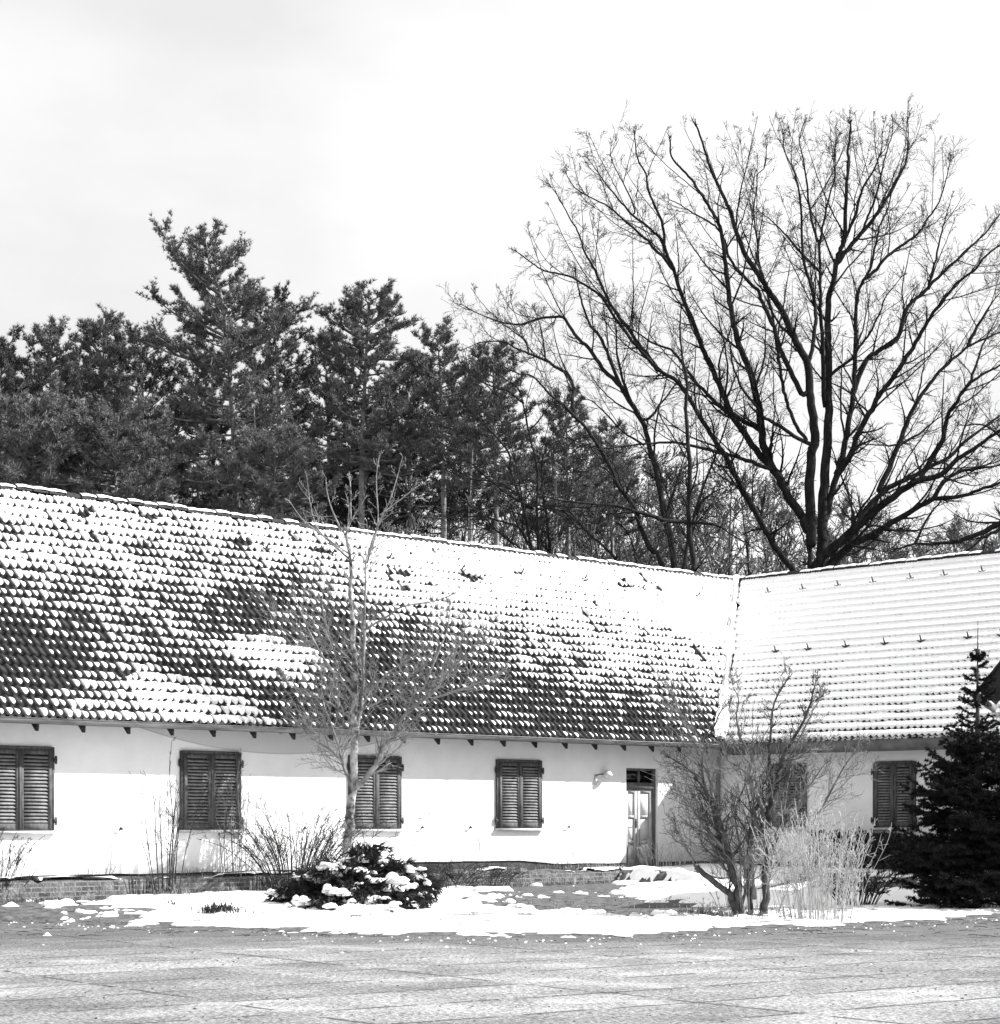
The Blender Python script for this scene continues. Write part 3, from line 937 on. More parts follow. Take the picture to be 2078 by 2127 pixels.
# ------------------------------------------------------------------ branches
def norm(v):
    l = math.sqrt(v[0] * v[0] + v[1] * v[1] + v[2] * v[2]) + 1e-9
    return (v[0] / l, v[1] / l, v[2] / l)
def off_dir(d, ang, rg):
    """a direction at ang from d, at a random turn about it"""
    while True:
        r = (rg.gauss(0, 1), rg.gauss(0, 1), rg.gauss(0, 1))
        k = r[0] * d[0] + r[1] * d[1] + r[2] * d[2]
        p = (r[0] - k * d[0], r[1] - k * d[1], r[2] - k * d[2])
        l = math.sqrt(p[0] ** 2 + p[1] ** 2 + p[2] ** 2)
        if l > .2: break
    s, c = math.sin(ang) / l, math.cos(ang)
    return norm((d[0] * c + p[0] * s, d[1] * c + p[1] * s, d[2] * c + p[2] * s))
def grow(mb, p, d, L, r, lvl, rg, cfg):
    n = cfg['n'][lvl]
    seg = L / n
    j, up = cfg['jit'], cfg['up']
    pts, rad = [p], [r]
    for i in range(1, n + 1):
        d = norm((d[0] + rg.gauss(0, j), d[1] + rg.gauss(0, j), d[2] + rg.gauss(0, j) + up))
        p = (p[0] + d[0] * seg, p[1] + d[1] * seg, p[2] + d[2] * seg)
        pts.append(p)
        rad.append(max(r * (1 - .75 * i / n), cfg['rmin']))
        if lvl < cfg['lv']:
            kids = cfg['kids'][lvl]
            kk = int(kids) + (rg.random() < kids - int(kids))
            for _ in range(kk):
                f = .35 + .65 * rg.random()
                q = (p[0] - d[0] * seg * (1 - f), p[1] - d[1] * seg * (1 - f), p[2] - d[2] * seg * (1 - f))
                grow(mb, q, off_dir(d, rg.uniform(.45, 1.0), rg), L * rg.uniform(.35, .65) * (1.1 - .45 * i / n), max(rad[-1] * .6, cfg['rmin']), lvl + 1, rg, cfg)
    mb.tube(pts, rad, 3 if r < .02 else 5)
def smooth_line(pts, per=4):
    p = np.asarray(pts, float)
    if len(p) < 3:
        t = np.linspace(0, 1, 5)[:, None]
        return p[0] * (1 - t) + p[-1] * t
    q = np.vstack([2 * p[0] - p[1], p, 2 * p[-1] - p[-2]])
    out = []
    for i in range(1, len(q) - 2):
        for u in np.arange(per) / per:
            a, b, c, d = q[i - 1], q[i], q[i + 1], q[i + 2]
            out.append(.5 * ((2 * b) + (c - a) * u + (2 * a - 5 * b + 4 * c - d) * u * u + (3 * b - a - 3 * c + d) * u ** 3))
    out.append(p[-1])
    return np.array(out)
def limb(mb, pts, r0, r1, rg, cfg, step, first=.2, lenk=1.0, kink=.014, sides=7, tip=True, rk=.45, tap=1.15, sec=0.0, secl=2.6):
    """pts: world points; a tapering limb that carries side branches"""
    p = smooth_line(pts)
    n = len(p)
    seg = np.linalg.norm(np.diff(p, axis=0), axis=1)
    s = np.concatenate([[0], np.cumsum(seg)])
    t = s / s[-1]
    r = r0 + (r1 - r0) * t ** tap
    p = p + np.array([[rg.gauss(0, kink) for _ in range(3)] for _ in range(n)]) * np.minimum(1, r / .05)[:, None] * (t > .02)[:, None]
    mb.tube(p, r, sides if r0 > .04 else 4)
    tot = s[-1]
    x = tot * first
    while x < tot:
        i = min(np.searchsorted(s, x), n - 1)
        tt = x / tot
        d = norm(tuple(p[i] - p[i - 1]))
        rr = float(r[i])
        L = lenk * (0.5 + rg.random()) * (1.15 - .85 * tt)
        grow(mb, tuple(p[i]), off_dir(d, rg.uniform(.5, 1.1), rg), L, max(min(rr * rk, .05), cfg['rmin']), 0, rg, cfg)
        x += step * rg.uniform(.5, 1.5)
    if tip:
        d = norm(tuple(p[-1] - p[-2]))
        for _ in range(2):
            grow(mb, tuple(p[-1]), off_dir(d, rg.uniform(.05, .4), rg), lenk * rg.uniform(.15, .32), max(r1, cfg['rmin']), 0, rg, cfg)
    if sec:                                   # long side limbs that lean along their parent and bend upwards
        x = tot * max(first, .15) + sec * rg.random()
        while x < tot * .93:
            i = min(np.searchsorted(s, x), n - 1)
            d = norm(tuple(p[i] - p[i - 1]))
            rr = float(r[i])
            L = min(secl * rg.uniform(.6, 1.25), (tot - x) * .9 + .25)
            d1 = np.array(off_dir(d, rg.uniform(.35, .75), rg))
            c = p[i]
            side = np.array([rg.gauss(0, .12), rg.gauss(0, .12), 0]) * L
            q = [c, c + d1 * L * .35, c + d1 * L * .68 + side * .5 + np.array([0, 0, .07 * L]), c + d1 * L * .95 + side + np.array([0, 0, .20 * L])]
            limb(mb, q, max(rr * .42, .014), .008, rg, cfg, step * .85, first=.15, lenk=lenk * .80, kink=kink * 1.4, sides=5, tip=False, rk=.5)
            x += sec * rg.uniform(.6, 1.5)
    return p

# traced limbs: coordinates of an enlarged part of the photograph; Z4 -> 2078-wide picture
def Z4(x, y): return 1518 + x * .29412, 690 + y * .29412
def traced(mb, lines, Y0, rg, cfg, step, lenk, skip=0, **kw):
    """lines: (points, width in zoom px, depth slope); the first one is the trunk. Each starts at the depth of the nearest earlier limb."""
    done = []
    mpp = .29412 / 2.078 / F                   # zoom px -> metres at depth 1
    for li, (pts, wpx, sl_) in enumerate(lines):
        if done:
            best = min(((q[0] - pts[0][0]) ** 2 + (q[1] - pts[0][1]) ** 2, q[2]) for q in done)
            Ys = best[1] if best[0] < 200 ** 2 else Y0
        else:
            Ys = Y0
        W, x0, acc = [], None, 0
        if done:
            bq = min(done, key=lambda q: (q[0] - pts[0][0]) ** 2 + (q[1] - pts[0][1]) ** 2 + .2 * (q[0] - pts[1][0]) ** 2 + .2 * (q[1] - pts[1][1]) ** 2)
            if 15 < math.hypot(bq[0] - pts[0][0], bq[1] - pts[0][1]) < 230:
                pts = [(bq[0], bq[1])] + list(pts)
                Ys = bq[2]
        for (x, y) in pts:
            if x0 is not None: acc += math.hypot(x - x0[0], y - x0[1]) * mpp * Y0
            x0 = (x, y)
            Yc = Ys + sl_ * acc
            done.append((x, y, Yc))
            W.append(S(*Z4(x, y), Yc))
        # denser record of depth for joining
        for (a, b) in zip(list(zip(pts, W))[:-1], list(zip(pts, W))[1:]):
            for u in (.25, .5, .75): done.append((a[0][0] + (b[0][0] - a[0][0]) * u, a[0][1] + (b[0][1] - a[0][1]) * u, a[1][1] + (b[1][1] - a[1][1]) * u))
        r0 = max(wpx * mpp * Y0 / 2 * .86, .012)
        if li >= skip: limb(mb, W, r0, max(.012, r0 * .16), rg, cfg, step, lenk=lenk, **kw)
CF = {'n': [7, 4, 3], 'jit': .11, 'up': .04, 'kids': [.95, .55, 0], 'lv': 2, 'rmin': .0052}

# great oak ---------------------------------------------------------
OAK = [
 ([(575, 3650), (570, 2600), (560, 1900), (560, 1700), (565, 1500), (570, 1350)], 150, 0.0),
 ([(565, 1500), (570, 1350), (558, 1100), (570, 900), (598, 760), (580, 600), (560, 420), (545, 230), (500, 140), (460, 60), (430, 0), (370, -134), (280, -274), (200, -404), (110, -534), (50, -674), (0, -864), (-17, -914), (-47, -974), (-157, -1254), (-207, -1434), (-240, -1540)], 92, -.12),
 ([(620, 1800), (640, 1640), (650, 1300), (662, 1000), (690, 700), (690, 400), (690, 150), (690, 0), (690, -234), (720, -334), (750, -514), (790, -614), (805, -734), (820, -1034), (830, -1284), (840, -1434), (850, -1554)], 98, .12),
 ([(545, 1400), (500, 1290), (430, 1200), (340, 1030), (280, 920), (235, 800), (215, 640), (200, 520), (160, 360), (130, 260), (60, 90), (20, -84), (-2, -180), (-22, -354), (-47, -574), (-67, -714), (-107, -834), (-177, -954), (-257, -1094), (-337, -1194), (-417, -1304), (-425, -1400)], 78, -.28),
 ([(225, 700), (100, 630), (0, 575), (-100, 500), (-230, 370), (-330, 230), (-420, 130), (-560, 70), (-700, -20), (-800, -60), (-860, -110)], 40, .35),
 ([(300, 970), (180, 830), (70, 680), (0, 560), (-70, 400), (-137, 250), (-197, 110), (-240, 0), (-337, -234), (-397, -434), (-467, -604), (-477, -754), (-537, -914), (-587, -1054), (-597, -1164), (-657, -1284), (-677, -1464)], 58, -.1),
 ([(-460, -600), (-517, -684), (-617, -774), (-697, -844), (-767, -934), (-857, -1054), (-937, -1174), (-1007, -1284)], 24, .3),
 ([(-397, -434), (-517, -564), (-617, -674), (-767, -814), (-857, -904), (-997, -984), (-1097, -1054), (-1157, -1154)], 26, -.4),
 ([(-690, -840), (-677, -884), (-737, -1044), (-817, -1214), (-847, -1314), (-847, -1370)], 15, .1),
 ([(500, 1800), (470, 1720), (380, 1600), (240, 1390), (150, 1220), (60, 1060), (0, 960), (-40, 870), (-117, 760), (-217, 600), (-317, 430), (-387, 340), (-517, 260), (-627, 140), (-727, 20), (-837, -134), (-917, -254), (-1067, -354), (-1167, -404), (-1317, -434), (-1397, -484), (-1500, -560)], 56, -.3),
 ([(-517, 260), (-627, 110), (-717, -10), (-837, -174), (-897, -294), (-957, -434), (-1027, -564), (-1067, -684), (-1127, -804), (-1197, -944), (-1257, -1054)], 34, .2),
 ([(280, 970), (150, 920), (0, 870), (-47, 860), (-217, 820), (-397, 780), (-597, 790), (-697, 800), (-897, 820), (-1097, 770)], 34, -.5),
 ([(575, 800), (480, 755), (360, 670), (240, 610), (190, 530), (110, 440), (50, 330), (10, 200), (-10, 60), (-60, -80)], 36, -.5),
 ([(535, 760), (470, 670), (410, 530), (380, 420), (350, 280), (335, 150), (320, 50), (300, -84), (240, -364), (200, -504), (185, -674), (160, -884), (185, -1034), (190, -1154), (235, -1204), (252, -1284), (250, -1434)], 32, .35),
 ([(500, 430), (420, 270), (350, 120), (320, 0), (300, -54), (240, -174), (190, -294), (80, -404), (0, -514), (-47, -654), (-107, -754), (-197, -814), (-277, -864), (-357, -924), (-430, -960)], 46, -.2),
 ([(550, 220), (575, 130), (590, 0), (600, -134), (570, -334), (520, -484), (505, -684), (500, -884), (475, -1084), (430, -1224), (380, -1354), (372, -1484), (350, -1554)], 36, .25),
 ([(745, -480), (800, -554), (920, -694), (1000, -794), (1050, -874), (1150, -1054), (1230, -1234), (1250, -1334), (1255, -1484), (1252, -1560)], 44, .25),
 ([(790, -610), (850, -754), (900, -904), (930, -1044), (1000, -1174), (1060, -1334), (1072, -1474), (1085, -1560)], 30, -.2),
 ([(930, -700), (960, -800), (1010, -934), (1050, -1094), (1095, -1314), (1140, -1464), (1145, -1560)], 22, -.3),
 ([(660, 500), (655, 150), (640, -100), (635, -234), (632, -434), (630, -624), (660, -784), (700, -1004), (740, -1134), (735, -1334), (750, -1444)], 42, -.25),
 ([(630, -624), (600, -694), (560, -884), (540, -1084), (510, -1294), (487, -1434), (520, -1560)], 24, .3),
 ([(640, -420), (520, -534), (430, -644), (330, -754), (210, -864)], 26, -.4),
 ([(690, 310), (790, 240), (870, 170), (930, 80), (1000, -20), (1060, -150), (1100, -250), (1200, -380)], 30, -.4),
 ([(645, 1450), (700, 1180), (760, 980), (800, 830), (840, 600), (870, 400), (882, 200), (885, -134), (905, -284), (940, -364), (995, -464), (1025, -634), (1065, -784), (1115, -904), (1145, -1054)], 62, .1),
 ([(950, -380), (1010, -424), (1110, -534), (1230, -624), (1340, -714), (1380, -794), (1460, -914), (1500, -1034), (1540, -1194), (1550, -1264)], 30, .3),
 ([(750, 1010), (860, 850), (900, 720), (980, 580), (1050, 450), (1110, 370), (1200, 250), (1260, 150), (1350, 0), (1430, -134), (1520, -250), (1600, -344), (1720, -434), (1790, -524), (1904, -620), (2050, -740)], 56, -.2),
 ([(870, 420), (960, 200), (1050, 130), (1150, 70), (1200, 0), (1250, -174), (1380, -294), (1500, -420), (1700, -604), (1820, -724), (1904, -850), (2000, -980)], 46, .2),
 ([(1395, -310), (1440, -474), (1480, -654), (1510, -784), (1555, -954)], 24, -.3),
 ([(590, 1750), (620, 1620), (780, 1480), (920, 1350), (1100, 1200), (1300, 1060), (1480, 1010), (1600, 900), (1750, 800), (1904, 700), (2100, 600)], 88, -.35),
 ([(620, 1850), (650, 1720), (820, 1530), (1000, 1430), (1250, 1280), (1430, 1180), (1600, 1165), (1750, 1120), (1904, 1060), (2100, 980)], 76, -.15),
 ([(1430, 1180), (1500, 1060), (1560, 1015), (1700, 970), (1904, 940), (2050, 900)], 40, .3),
 ([(640, 1800), (700, 1680), (850, 1480), (930, 1290), (1100, 1110), (1230, 1050), (1400, 960), (1550, 880), (1650, 780), (1904, 590), (2050, 500)], 66, .3),
 ([(1050, 1120), (1120, 960), (1190, 790), (1240, 650), (1290, 540), (1380, 400), (1480, 280), (1600, 170), (1700, 90), (1904, 0), (2050, -80)], 52, .2),
 ([(1350, 1010), (1430, 880), (1500, 750), (1530, 600), (1600, 490), (1680, 370), (1800, 290), (1904, 240), (2050, 170)], 52, -.3),
 ([(1190, 800), (1330, 720), (1450, 620), (1530, 570)], 26, .3),
 ([(1190, 800), (1050, 800), (930, 795), (880, 810)], 18, -.3),
 ([(1680, 380), (1720, 280), (1780, 100), (1830, 0), (1880, -100)], 26, .3),
 ([(1680, 90), (1720, 0), (1830, -180), (1904, -280)], 34, .3),
]
OAK = [([(x, y if y > -700 else -700 + (y + 700) * .90) for x, y in L_], w_, d_) for L_, w_, d_ in OAK]
YO = 68.0
ob = S(*Z4(575, 3650), YO)
oak = thing('oak_tree', 'huge bare oak with a fan of dark limbs rising behind the corner of the roofs', 'tree', ob)
rg = random.Random(11)
m1, m2 = MB(), MB()
traced(m1, OAK[:3], YO, rg, dict(CF, lv=2), .75, 1.2, first=.45, sec=1.3, secl=3.0)
m2 = MB()
tmp = MB()
traced(m2, OAK[:3] + OAK[3:], YO, rg, CF, .50, 1.2, first=.12, skip=3, sec=1.0, secl=3.0)
m1.build('trunk', M['oak'], oak, ob, smooth=True)
m2.build('crown', M['oak'], oak, ob, smooth=True)

# second oak, several stems, left of the great one ---------------------
def z3(L): return [(x - 1897, y) for x, y in L]
TB = [
 (z3([(1520, 3600), (1510, 2400), (1500, 1700), (1480, 1500), (1420, 1250), (1390, 1050), (1340, 870), (1280, 660), (1200, 510), (1130, 400), (1040, 180), (970, 30), (900, -60), (850, -200), (820, -320), (800, -420)]), 66, .05),
 (z3([(1140, 400), (1000, 260), (900, 120), (800, 20), (720, -94), (640, -104), (540, -94), (430, -54), (300, -64), (150, -114), (0, -194)]), 38, .3),
 (z3([(1200, 510), (1150, 380), (1110, 240), (1090, 100), (1090, 0), (1080, -120)]), 30, -.3),
 (z3([(1600, 3600), (1640, 2400), (1640, 1700), (1610, 1450), (1600, 1250), (1610, 1000), (1590, 700), (1580, 500), (1590, 350), (1560, 200), (1540, 0), (1545, -150)]), 60, -.1),
 (z3([(1580, 2400), (1570, 1700), (1640, 1300), (1720, 1050), (1780, 900), (1850, 700), (1900, 560), (1960, 420)]), 46, .3),
 (z3([(1640, 1300), (1720, 1170), (1870, 1090)]), 32, -.3),
 (z3([(1500, 2600), (1430, 1690), (1330, 1530), (1260, 1370), (1210, 1230), (1100, 1080), (1060, 980), (990, 860), (900, 700), (800, 600), (720, 520), (640, 460), (560, 370), (490, 310), (410, 295), (330, 260)]), 50, -.25),
 (z3([(795, 595), (780, 480), (790, 400), (750, 300), (680, 260), (590, 200), (470, 150), (370, 110), (300, 70), (150, 70), (40, 110)]), 34, .3),
 (z3([(590, 200), (575, 80), (560, -20), (520, -140)]), 18, .3),
 (z3([(470, 150), (450, 60), (370, 0), (280, -60)]), 16, -.3),
 (z3([(1610, 1345), (1450, 1330), (1250, 1270), (1100, 1230), (960, 1220), (800, 1200), (640, 1180), (500, 1120), (380, 1080)]), 36, -.4),
 (z3([(1630, 1345), (1780, 1360), (1904, 1430), (2000, 1480)]), 28, -.4),
 (z3([(1320, 610), (1400, 510), (1500, 380), (1560, 290)]), 26, .3),
 (z3([(1290, 1900), (1240, 1670), (1200, 1490), (1160, 1400), (1080, 1340), (980, 1320), (900, 1300)]), 22, -.3),
 (z3([(1200, 1800), (1090, 1610), (960, 1480), (860, 1390), (760, 1270), (640, 1260), (560, 1230)]), 28, -.2),
 (z3([(1280, 790), (1130, 700), (1000, 560), (900, 480), (800, 490)]), 20, .3),
 (z3([(1000, 840), (800, 770), (720, 690)]), 14, -.3),
]
YB = 65.0
bo = S(*Z4(*TB[0][0][0]), YB)
t2 = thing('multi_stemmed_oak', 'bare oak with three leaning stems between the great oak and the pines', 'tree', bo)
m1, m2 = MB(), MB()
rg = random.Random(23)
traced(m1, [TB[0], TB[3], TB[6]], YB, rg, CF, .6, 1.2, first=.5, sec=1.6, tap=2.3)
PB, KB = [TB[0], TB[3], TB[6]], TB[1:3] + TB[4:6] + TB[7:]
traced(m2, PB + KB, YB, rg, CF, .5, 1.2, first=.1, skip=3, sec=1.4, secl=2.4)
m1.build('trunk', M['oak2'], t2, bo, smooth=True)
m2.build('crown', M['oak2'], t2, bo, smooth=True)

# third one, thinner stems, above the middle of the long roof ----------
TC = [
 (z3([(560, 3600), (550, 2300), (540, 1570), (530, 1150), (530, 950), (470, 700), (430, 500), (400, 400), (300, 330), (200, 260)]), 36, .05),
 (z3([(500, 2300), (490, 1560), (430, 1230), (350, 1000), (330, 850), (200, 700), (60, 560)]), 36, -.2),
 (z3([(640, 2300), (620, 1570), (600, 1350), (570, 1100), (560, 950), (600, 800), (680, 650)]), 32, .2),
 (z3([(540, 1800), (440, 1560), (330, 1470), (230, 1390), (170, 1320), (0, 1180), (-120, 1100)]), 24, -.3),
 (z3([(430, 1180), (300, 1080), (150, 1050), (0, 1020), (-150, 960)]), 22, .2),
 (z3([(500, 1240), (330, 1150), (200, 1050), (0, 870), (-120, 800)]), 22, -.3),
 (z3([(470, 1500), (400, 1380), (250, 1330), (100, 1300), (-60, 1320), (-180, 1280)]), 20, .3),
 (z3([(530, 1250), (700, 1260), (820, 1350), (900, 1440)]), 18, -.3),
 (z3([(430, 500), (330, 420), (200, 380), (60, 300), (-20, 200)]), 16, .3),
 (z3([(470, 700), (560, 600), (640, 480)]), 14, .2),
]
YC = 64.0
co_ = S(*Z4(*TC[0][0][0]), YC)
t3 = thing('slender_bare_tree', 'bare tree of several thin stems above the middle of the long roof', 'tree', co_)
m1, m2 = MB(), MB()
rg = random.Random(31)
traced(m1, TC[:3], YC, rg, CF, .5, 1.2, first=.4, sec=1.5, secl=2.4, tap=2.3)
traced(m2, TC, YC, rg, CF, .45, 1.2, first=.1, skip=3, sec=1.2, secl=2.2)
m1.build('trunk', M['oak2'], t3, co_, smooth=True)
m2.build('crown', M['oak2'], t3, co_, smooth=True)

# tree beyond the right edge whose low limbs reach in ------------------
TD = [
 ([(2700, 3650), (2680, 2400), (2650, 1700), (2620, 1000), (2600, 300), (2590, -300)], 150, 0),
 ([(2640, 1500), (2400, 1330), (2200, 1290), (2000, 1320), (1904, 1350), (1750, 1430), (1550, 1490), (1300, 1500), (1180, 1530)], 84, .1),
 ([(2000, 1330), (1900, 1390), (1780, 1460), (1650, 1560), (1560, 1600)], 40, -.2),
 ([(2620, 1100), (2400, 900), (2200, 840), (1980, 800), (1800, 660), (1650, 660)], 50, -.2),
 ([(1300, 1500), (1400, 1300), (1480, 1200), (1560, 1080)], 26, .2),
]
do_ = S(*Z4(2700, 3650), 66)
t4 = thing('leaning_bare_tree', 'bare tree at the far right sending one long low limb over the wing roof', 'tree', do_)
m1, m2 = MB(), MB()
rg = random.Random(37)
traced(m1, TD[:1], 66, rg, CF, 1.2, 2.2, first=.5)
traced(m2, TD, 66, rg, CF, .5, 1.2, first=.1, skip=1, sec=1.4)
m1.build('trunk', M['oak'], t4, do_, smooth=True)
m2.build('crown', M['oak'], t4, do_, smooth=True)

# ------------------------------------------------------------------ needle tufts
def tuft_proto(nb, L, w, rg, spread=.9):
    V, T = [], []
    for i in range(nb):
        th = rg.uniform(0, 2 * math.pi)
        ph = spread * math.sqrt((i + .5) / nb)
        d = np.array([math.sin(ph) * math.cos(th), math.sin(ph) * math.sin(th), math.cos(ph)])
        sd = np.cross(d, [rg.gauss(0, 1), rg.gauss(0, 1), rg.gauss(0, 1)])
        sd /= np.linalg.norm(sd) + 1e-9
        l = L * rg.uniform(.7, 1.1)
        b = d * L * rg.uniform(-.25, .25)
        n = len(V)
        V += [b - sd * w, b + sd * w, b + d * l]
        T.append((n, n + 1, n + 2))
    return np.array(V), np.array(T)
def put_tufts(mb, pos, dirs, protos, rng, smin=.7, smax=1.25):
    pos, dirs = np.asarray(pos, float), np.asarray(dirs, float)
    if not len(pos): return
    dirs = dirs / (np.linalg.norm(dirs, axis=1, keepdims=True) + 1e-9)
    which = rng.integers(0, len(protos), len(pos))
    for k_, (V, T) in enumerate(protos):
        s = which == k_
        p, d = pos[s], dirs[s]
        if not len(p): continue
        ref = rng.normal(size=(len(p), 3))
        x = np.cross(d, ref); x /= np.linalg.norm(x, axis=1, keepdims=True) + 1e-9
        y = np.cross(d, x)
        sc_ = rng.uniform(smin, smax, len(p))
        W = p[:, None, :] + sc_[:, None, None] * (V[None, :, 0:1] * x[:, None, :] + V[None, :, 1:2] * y[:, None, :] + V[None, :, 2:3] * d[:, None, :])
        Tt = T[None] + (np.arange(len(p)) * len(V))[:, None, None]
        mb.add(W.reshape(-1, 3), None, Tt.reshape(-1, 3))

prg = random.Random(3)
PT = [tuft_proto(16, .155, .0105, prg, 1.05) for _ in range(5)]

def pine(label, trunk, Y, wid, zlow_px, seed, nbr=70, extra=(), matn='needle', dens=1.0, group='pines behind the long roof', name='pine_tree', prof=.75, vis_trunk=None):
    """trunk: 1904-wide points from the top down; wid: half width in px at the bottom of the crown"""
    rg = random.Random(seed)
    rng = np.random.default_rng(seed)
    pts = [P(x, y + 17 * (i_ == 0) + 8 * (i_ == 1), Y) for i_, (x, y) in enumerate(trunk)]
    g = np.array([pts[-1][0], pts[-1][1], .4])
    pts.append(g)
    pts = smooth_line(pts[::-1], 5)               # bottom up
    o = thing(name, label, 'tree', g, group)
    mt, mf = MB(), MB()
    top = pts[-1]
    ht_ = top[2] - g[2]
    r = np.array([max(.02, (.0105 * ht_) * (1 - (p_[2] - g[2]) / ht_) ** .8 + .015) for p_ in pts])
    mt.tube(pts, r, 8)
    px = K2 * Y / F
    z_lo = P(0, zlow_px, Y)[2]
    zz = np.array([p_[2] for p_ in pts])
    def at(z):
        i = int(np.clip(np.searchsorted(zz, z), 1, len(pts) - 1))
        u = (z - zz[i - 1]) / max(zz[i] - zz[i - 1], 1e-6)
        return pts[i - 1] * (1 - u) + pts[i] * u
    tp, td = [], []
    def branch(base, end, r0, lift, dn):
        base, end = np.asarray(base, float), np.asarray(end, float)
        L = np.linalg.norm(end - base)
        midp = base * .45 + end * .55 - np.array([0, 0, lift * L])
        ln = smooth_line([base, midp, end], 4)
        mt.tube(ln, np.linspace(r0, .012, len(ln)), 4)
        dirn = (end - base) / (L + 1e-9)
        n_sub = max(4, int((3 + L * 4.2) * dn))
        for i in range(n_sub):
            u = .12 + .88 * rg.random() ** .75
            k_ = min(int(u * (len(ln) - 1)), len(ln) - 2)
            b0 = ln[k_] + (ln[k_ + 1] - ln[k_]) * rg.random()
            sl_ = rg.uniform(.35, .8) * (.45 + .28 * L) * (1.15 - .5 * u)
            hd = dirn * .9 + np.array([rg.gauss(0, .65), rg.gauss(0, .65), rg.gauss(.25, .3)])
            hd /= np.linalg.norm(hd)
            e0 = b0 + hd * sl_ + np.array([0, 0, .12 * sl_])
            mt.tube([b0, (b0 + e0) / 2 - np.array([0, 0, .04 * sl_]), e0], [.012, .009, .006], 3)
            nt_ = 5 + int(sl_ * 10)
            for j in range(nt_):
                f = .25 + .8 * (j + rg.random()) / nt_
                tp.append(b0 + (e0 - b0) * f + np.array([rg.gauss(0, .05)] * 1 + [rg.gauss(0, .05), rg.gauss(0, .04)]))
                td.append(hd * .8 + np.array([rg.gauss(0, .45), rg.gauss(0, .45), .55 + rg.gauss(0, .3)]))
    for i in range(nbr):
        f = ((i + rg.random()) / nbr) ** .85       # 0 at the top
        z = top[2] - f * (top[2] - z_lo)
        c = at(z)
        R_ = wid * px * (f ** prof) * rg.uniform(.45, 1.15) + .35
        th = i * 2.4 + rg.uniform(-.5, .5)
        rise = (.75 - .75 * f) * R_ + rg.uniform(-.1, .3)
        e = c + np.array([math.cos(th) * R_, math.sin(th) * R_ * .9, rise])
        branch(c, e, .02 + .012 * R_, .12, dens)
    for (pl) in extra:                              # traced branches: (x0,y0) -> (x1,y1), depth shift
        (x0, y0), (x1, y1), dy = pl
        branch(P(x0, y0, Y), P(x1, y1, Y + dy), .07, .05, 1.5 * dens)
    for j in range(14):
        tp.append(top + np.array([rg.gauss(0, .12), rg.gauss(0, .12), -rg.random() * .7]))
        td.append(np.array([rg.gauss(0, .4), rg.gauss(0, .4), 1]))
    put_tufts(mf, tp, td, PT, rng)
    mt.build('trunk', M['pinebark'], o, g, smooth=True)
    mf.build('crown', M[matn], o, g)
    return o

pine('tallest pine, its ragged plumed top leaning left above all the others', [(390, 428), (400, 500), (420, 560), (432, 640), (440, 750), (447, 850), (450, 975)], 71, 150, 930, 1, nbr=85,
     extra=[((425, 590), (306, 440), 0), ((420, 560), (330, 480), .5), ((418, 560), (345, 500), -1), ((410, 530), (462, 470), .3), ((405, 520), (440, 500), -.6), ((432, 650), (296, 570), .2), ((428, 640), (350, 590), -1.2), ((430, 640), (592, 580), .4),
            ((432, 660), (500, 560), -.5), ((434, 680), (560, 610), -1.0), ((430, 620), (480, 560), 1), ((440, 740), (545, 660), -.4), ((438, 700), (255, 640), .5), ((438, 720), (300, 640), -1.5), ((445, 800), (300, 790), -.6), ((445, 830), (560, 850), -.8), ((446, 850), (350, 850), -1.2)], prof=.9)
pine('full round-topped pine to the right of the tallest one, over the long roof', [(706, 548), (700, 620), (695, 720), (690, 850), (688, 1000)], 73, 105, 900, 2, nbr=75,
     extra=[((700, 640), (785, 610), 0), ((700, 650), (620, 600), .3), ((698, 620), (750, 575), -.4), ((698, 680), (790, 680), -.6), ((696, 700), (600, 650), -.8), ((703, 600), (660, 580), .2)], prof=.55)
pine('narrow pine with a loose feathered top between the round pine and the oaks', [(832, 618), (838, 700), (842, 800), (845, 1000)], 74, 80, 880, 3, nbr=50, prof=.65)
pine('low pine with an uneven top partly behind the bare oak twigs', [(938, 655), (940, 740), (942, 850), (945, 1020)], 73, 85, 930, 4, nbr=55, prof=.6)
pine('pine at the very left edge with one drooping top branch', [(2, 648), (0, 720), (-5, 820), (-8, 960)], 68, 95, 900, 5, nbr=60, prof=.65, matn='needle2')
pine('slim pointed pine second from the left edge', [(92, 616), (95, 700), (98, 800), (100, 960)], 70, 75, 900, 6, nbr=60, prof=.7)
pine('slim pine with a double tip just left of the tallest pine', [(196, 602), (198, 700), (195, 800), (192, 960)], 72, 95, 900, 7, nbr=70, prof=.75,
     extra=[((197, 690), (165, 625), 0), ((197, 700), (225, 640), .3)])
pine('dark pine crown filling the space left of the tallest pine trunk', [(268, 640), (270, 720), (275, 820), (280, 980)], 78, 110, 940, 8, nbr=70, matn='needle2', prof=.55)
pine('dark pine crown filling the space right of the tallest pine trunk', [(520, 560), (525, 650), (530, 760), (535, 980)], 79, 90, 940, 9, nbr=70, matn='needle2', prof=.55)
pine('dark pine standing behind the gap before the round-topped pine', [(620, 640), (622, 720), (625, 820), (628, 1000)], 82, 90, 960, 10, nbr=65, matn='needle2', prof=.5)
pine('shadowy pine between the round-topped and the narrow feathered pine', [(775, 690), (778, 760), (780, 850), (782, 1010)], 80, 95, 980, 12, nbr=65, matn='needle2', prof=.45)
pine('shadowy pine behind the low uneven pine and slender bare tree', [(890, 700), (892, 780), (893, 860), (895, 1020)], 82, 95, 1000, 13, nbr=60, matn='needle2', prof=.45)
pine('short bushy pine low above the left end of the roof', [(60, 780), (62, 850), (64, 900), (66, 980)], 63, 110, 940, 14, nbr=60, prof=.4)
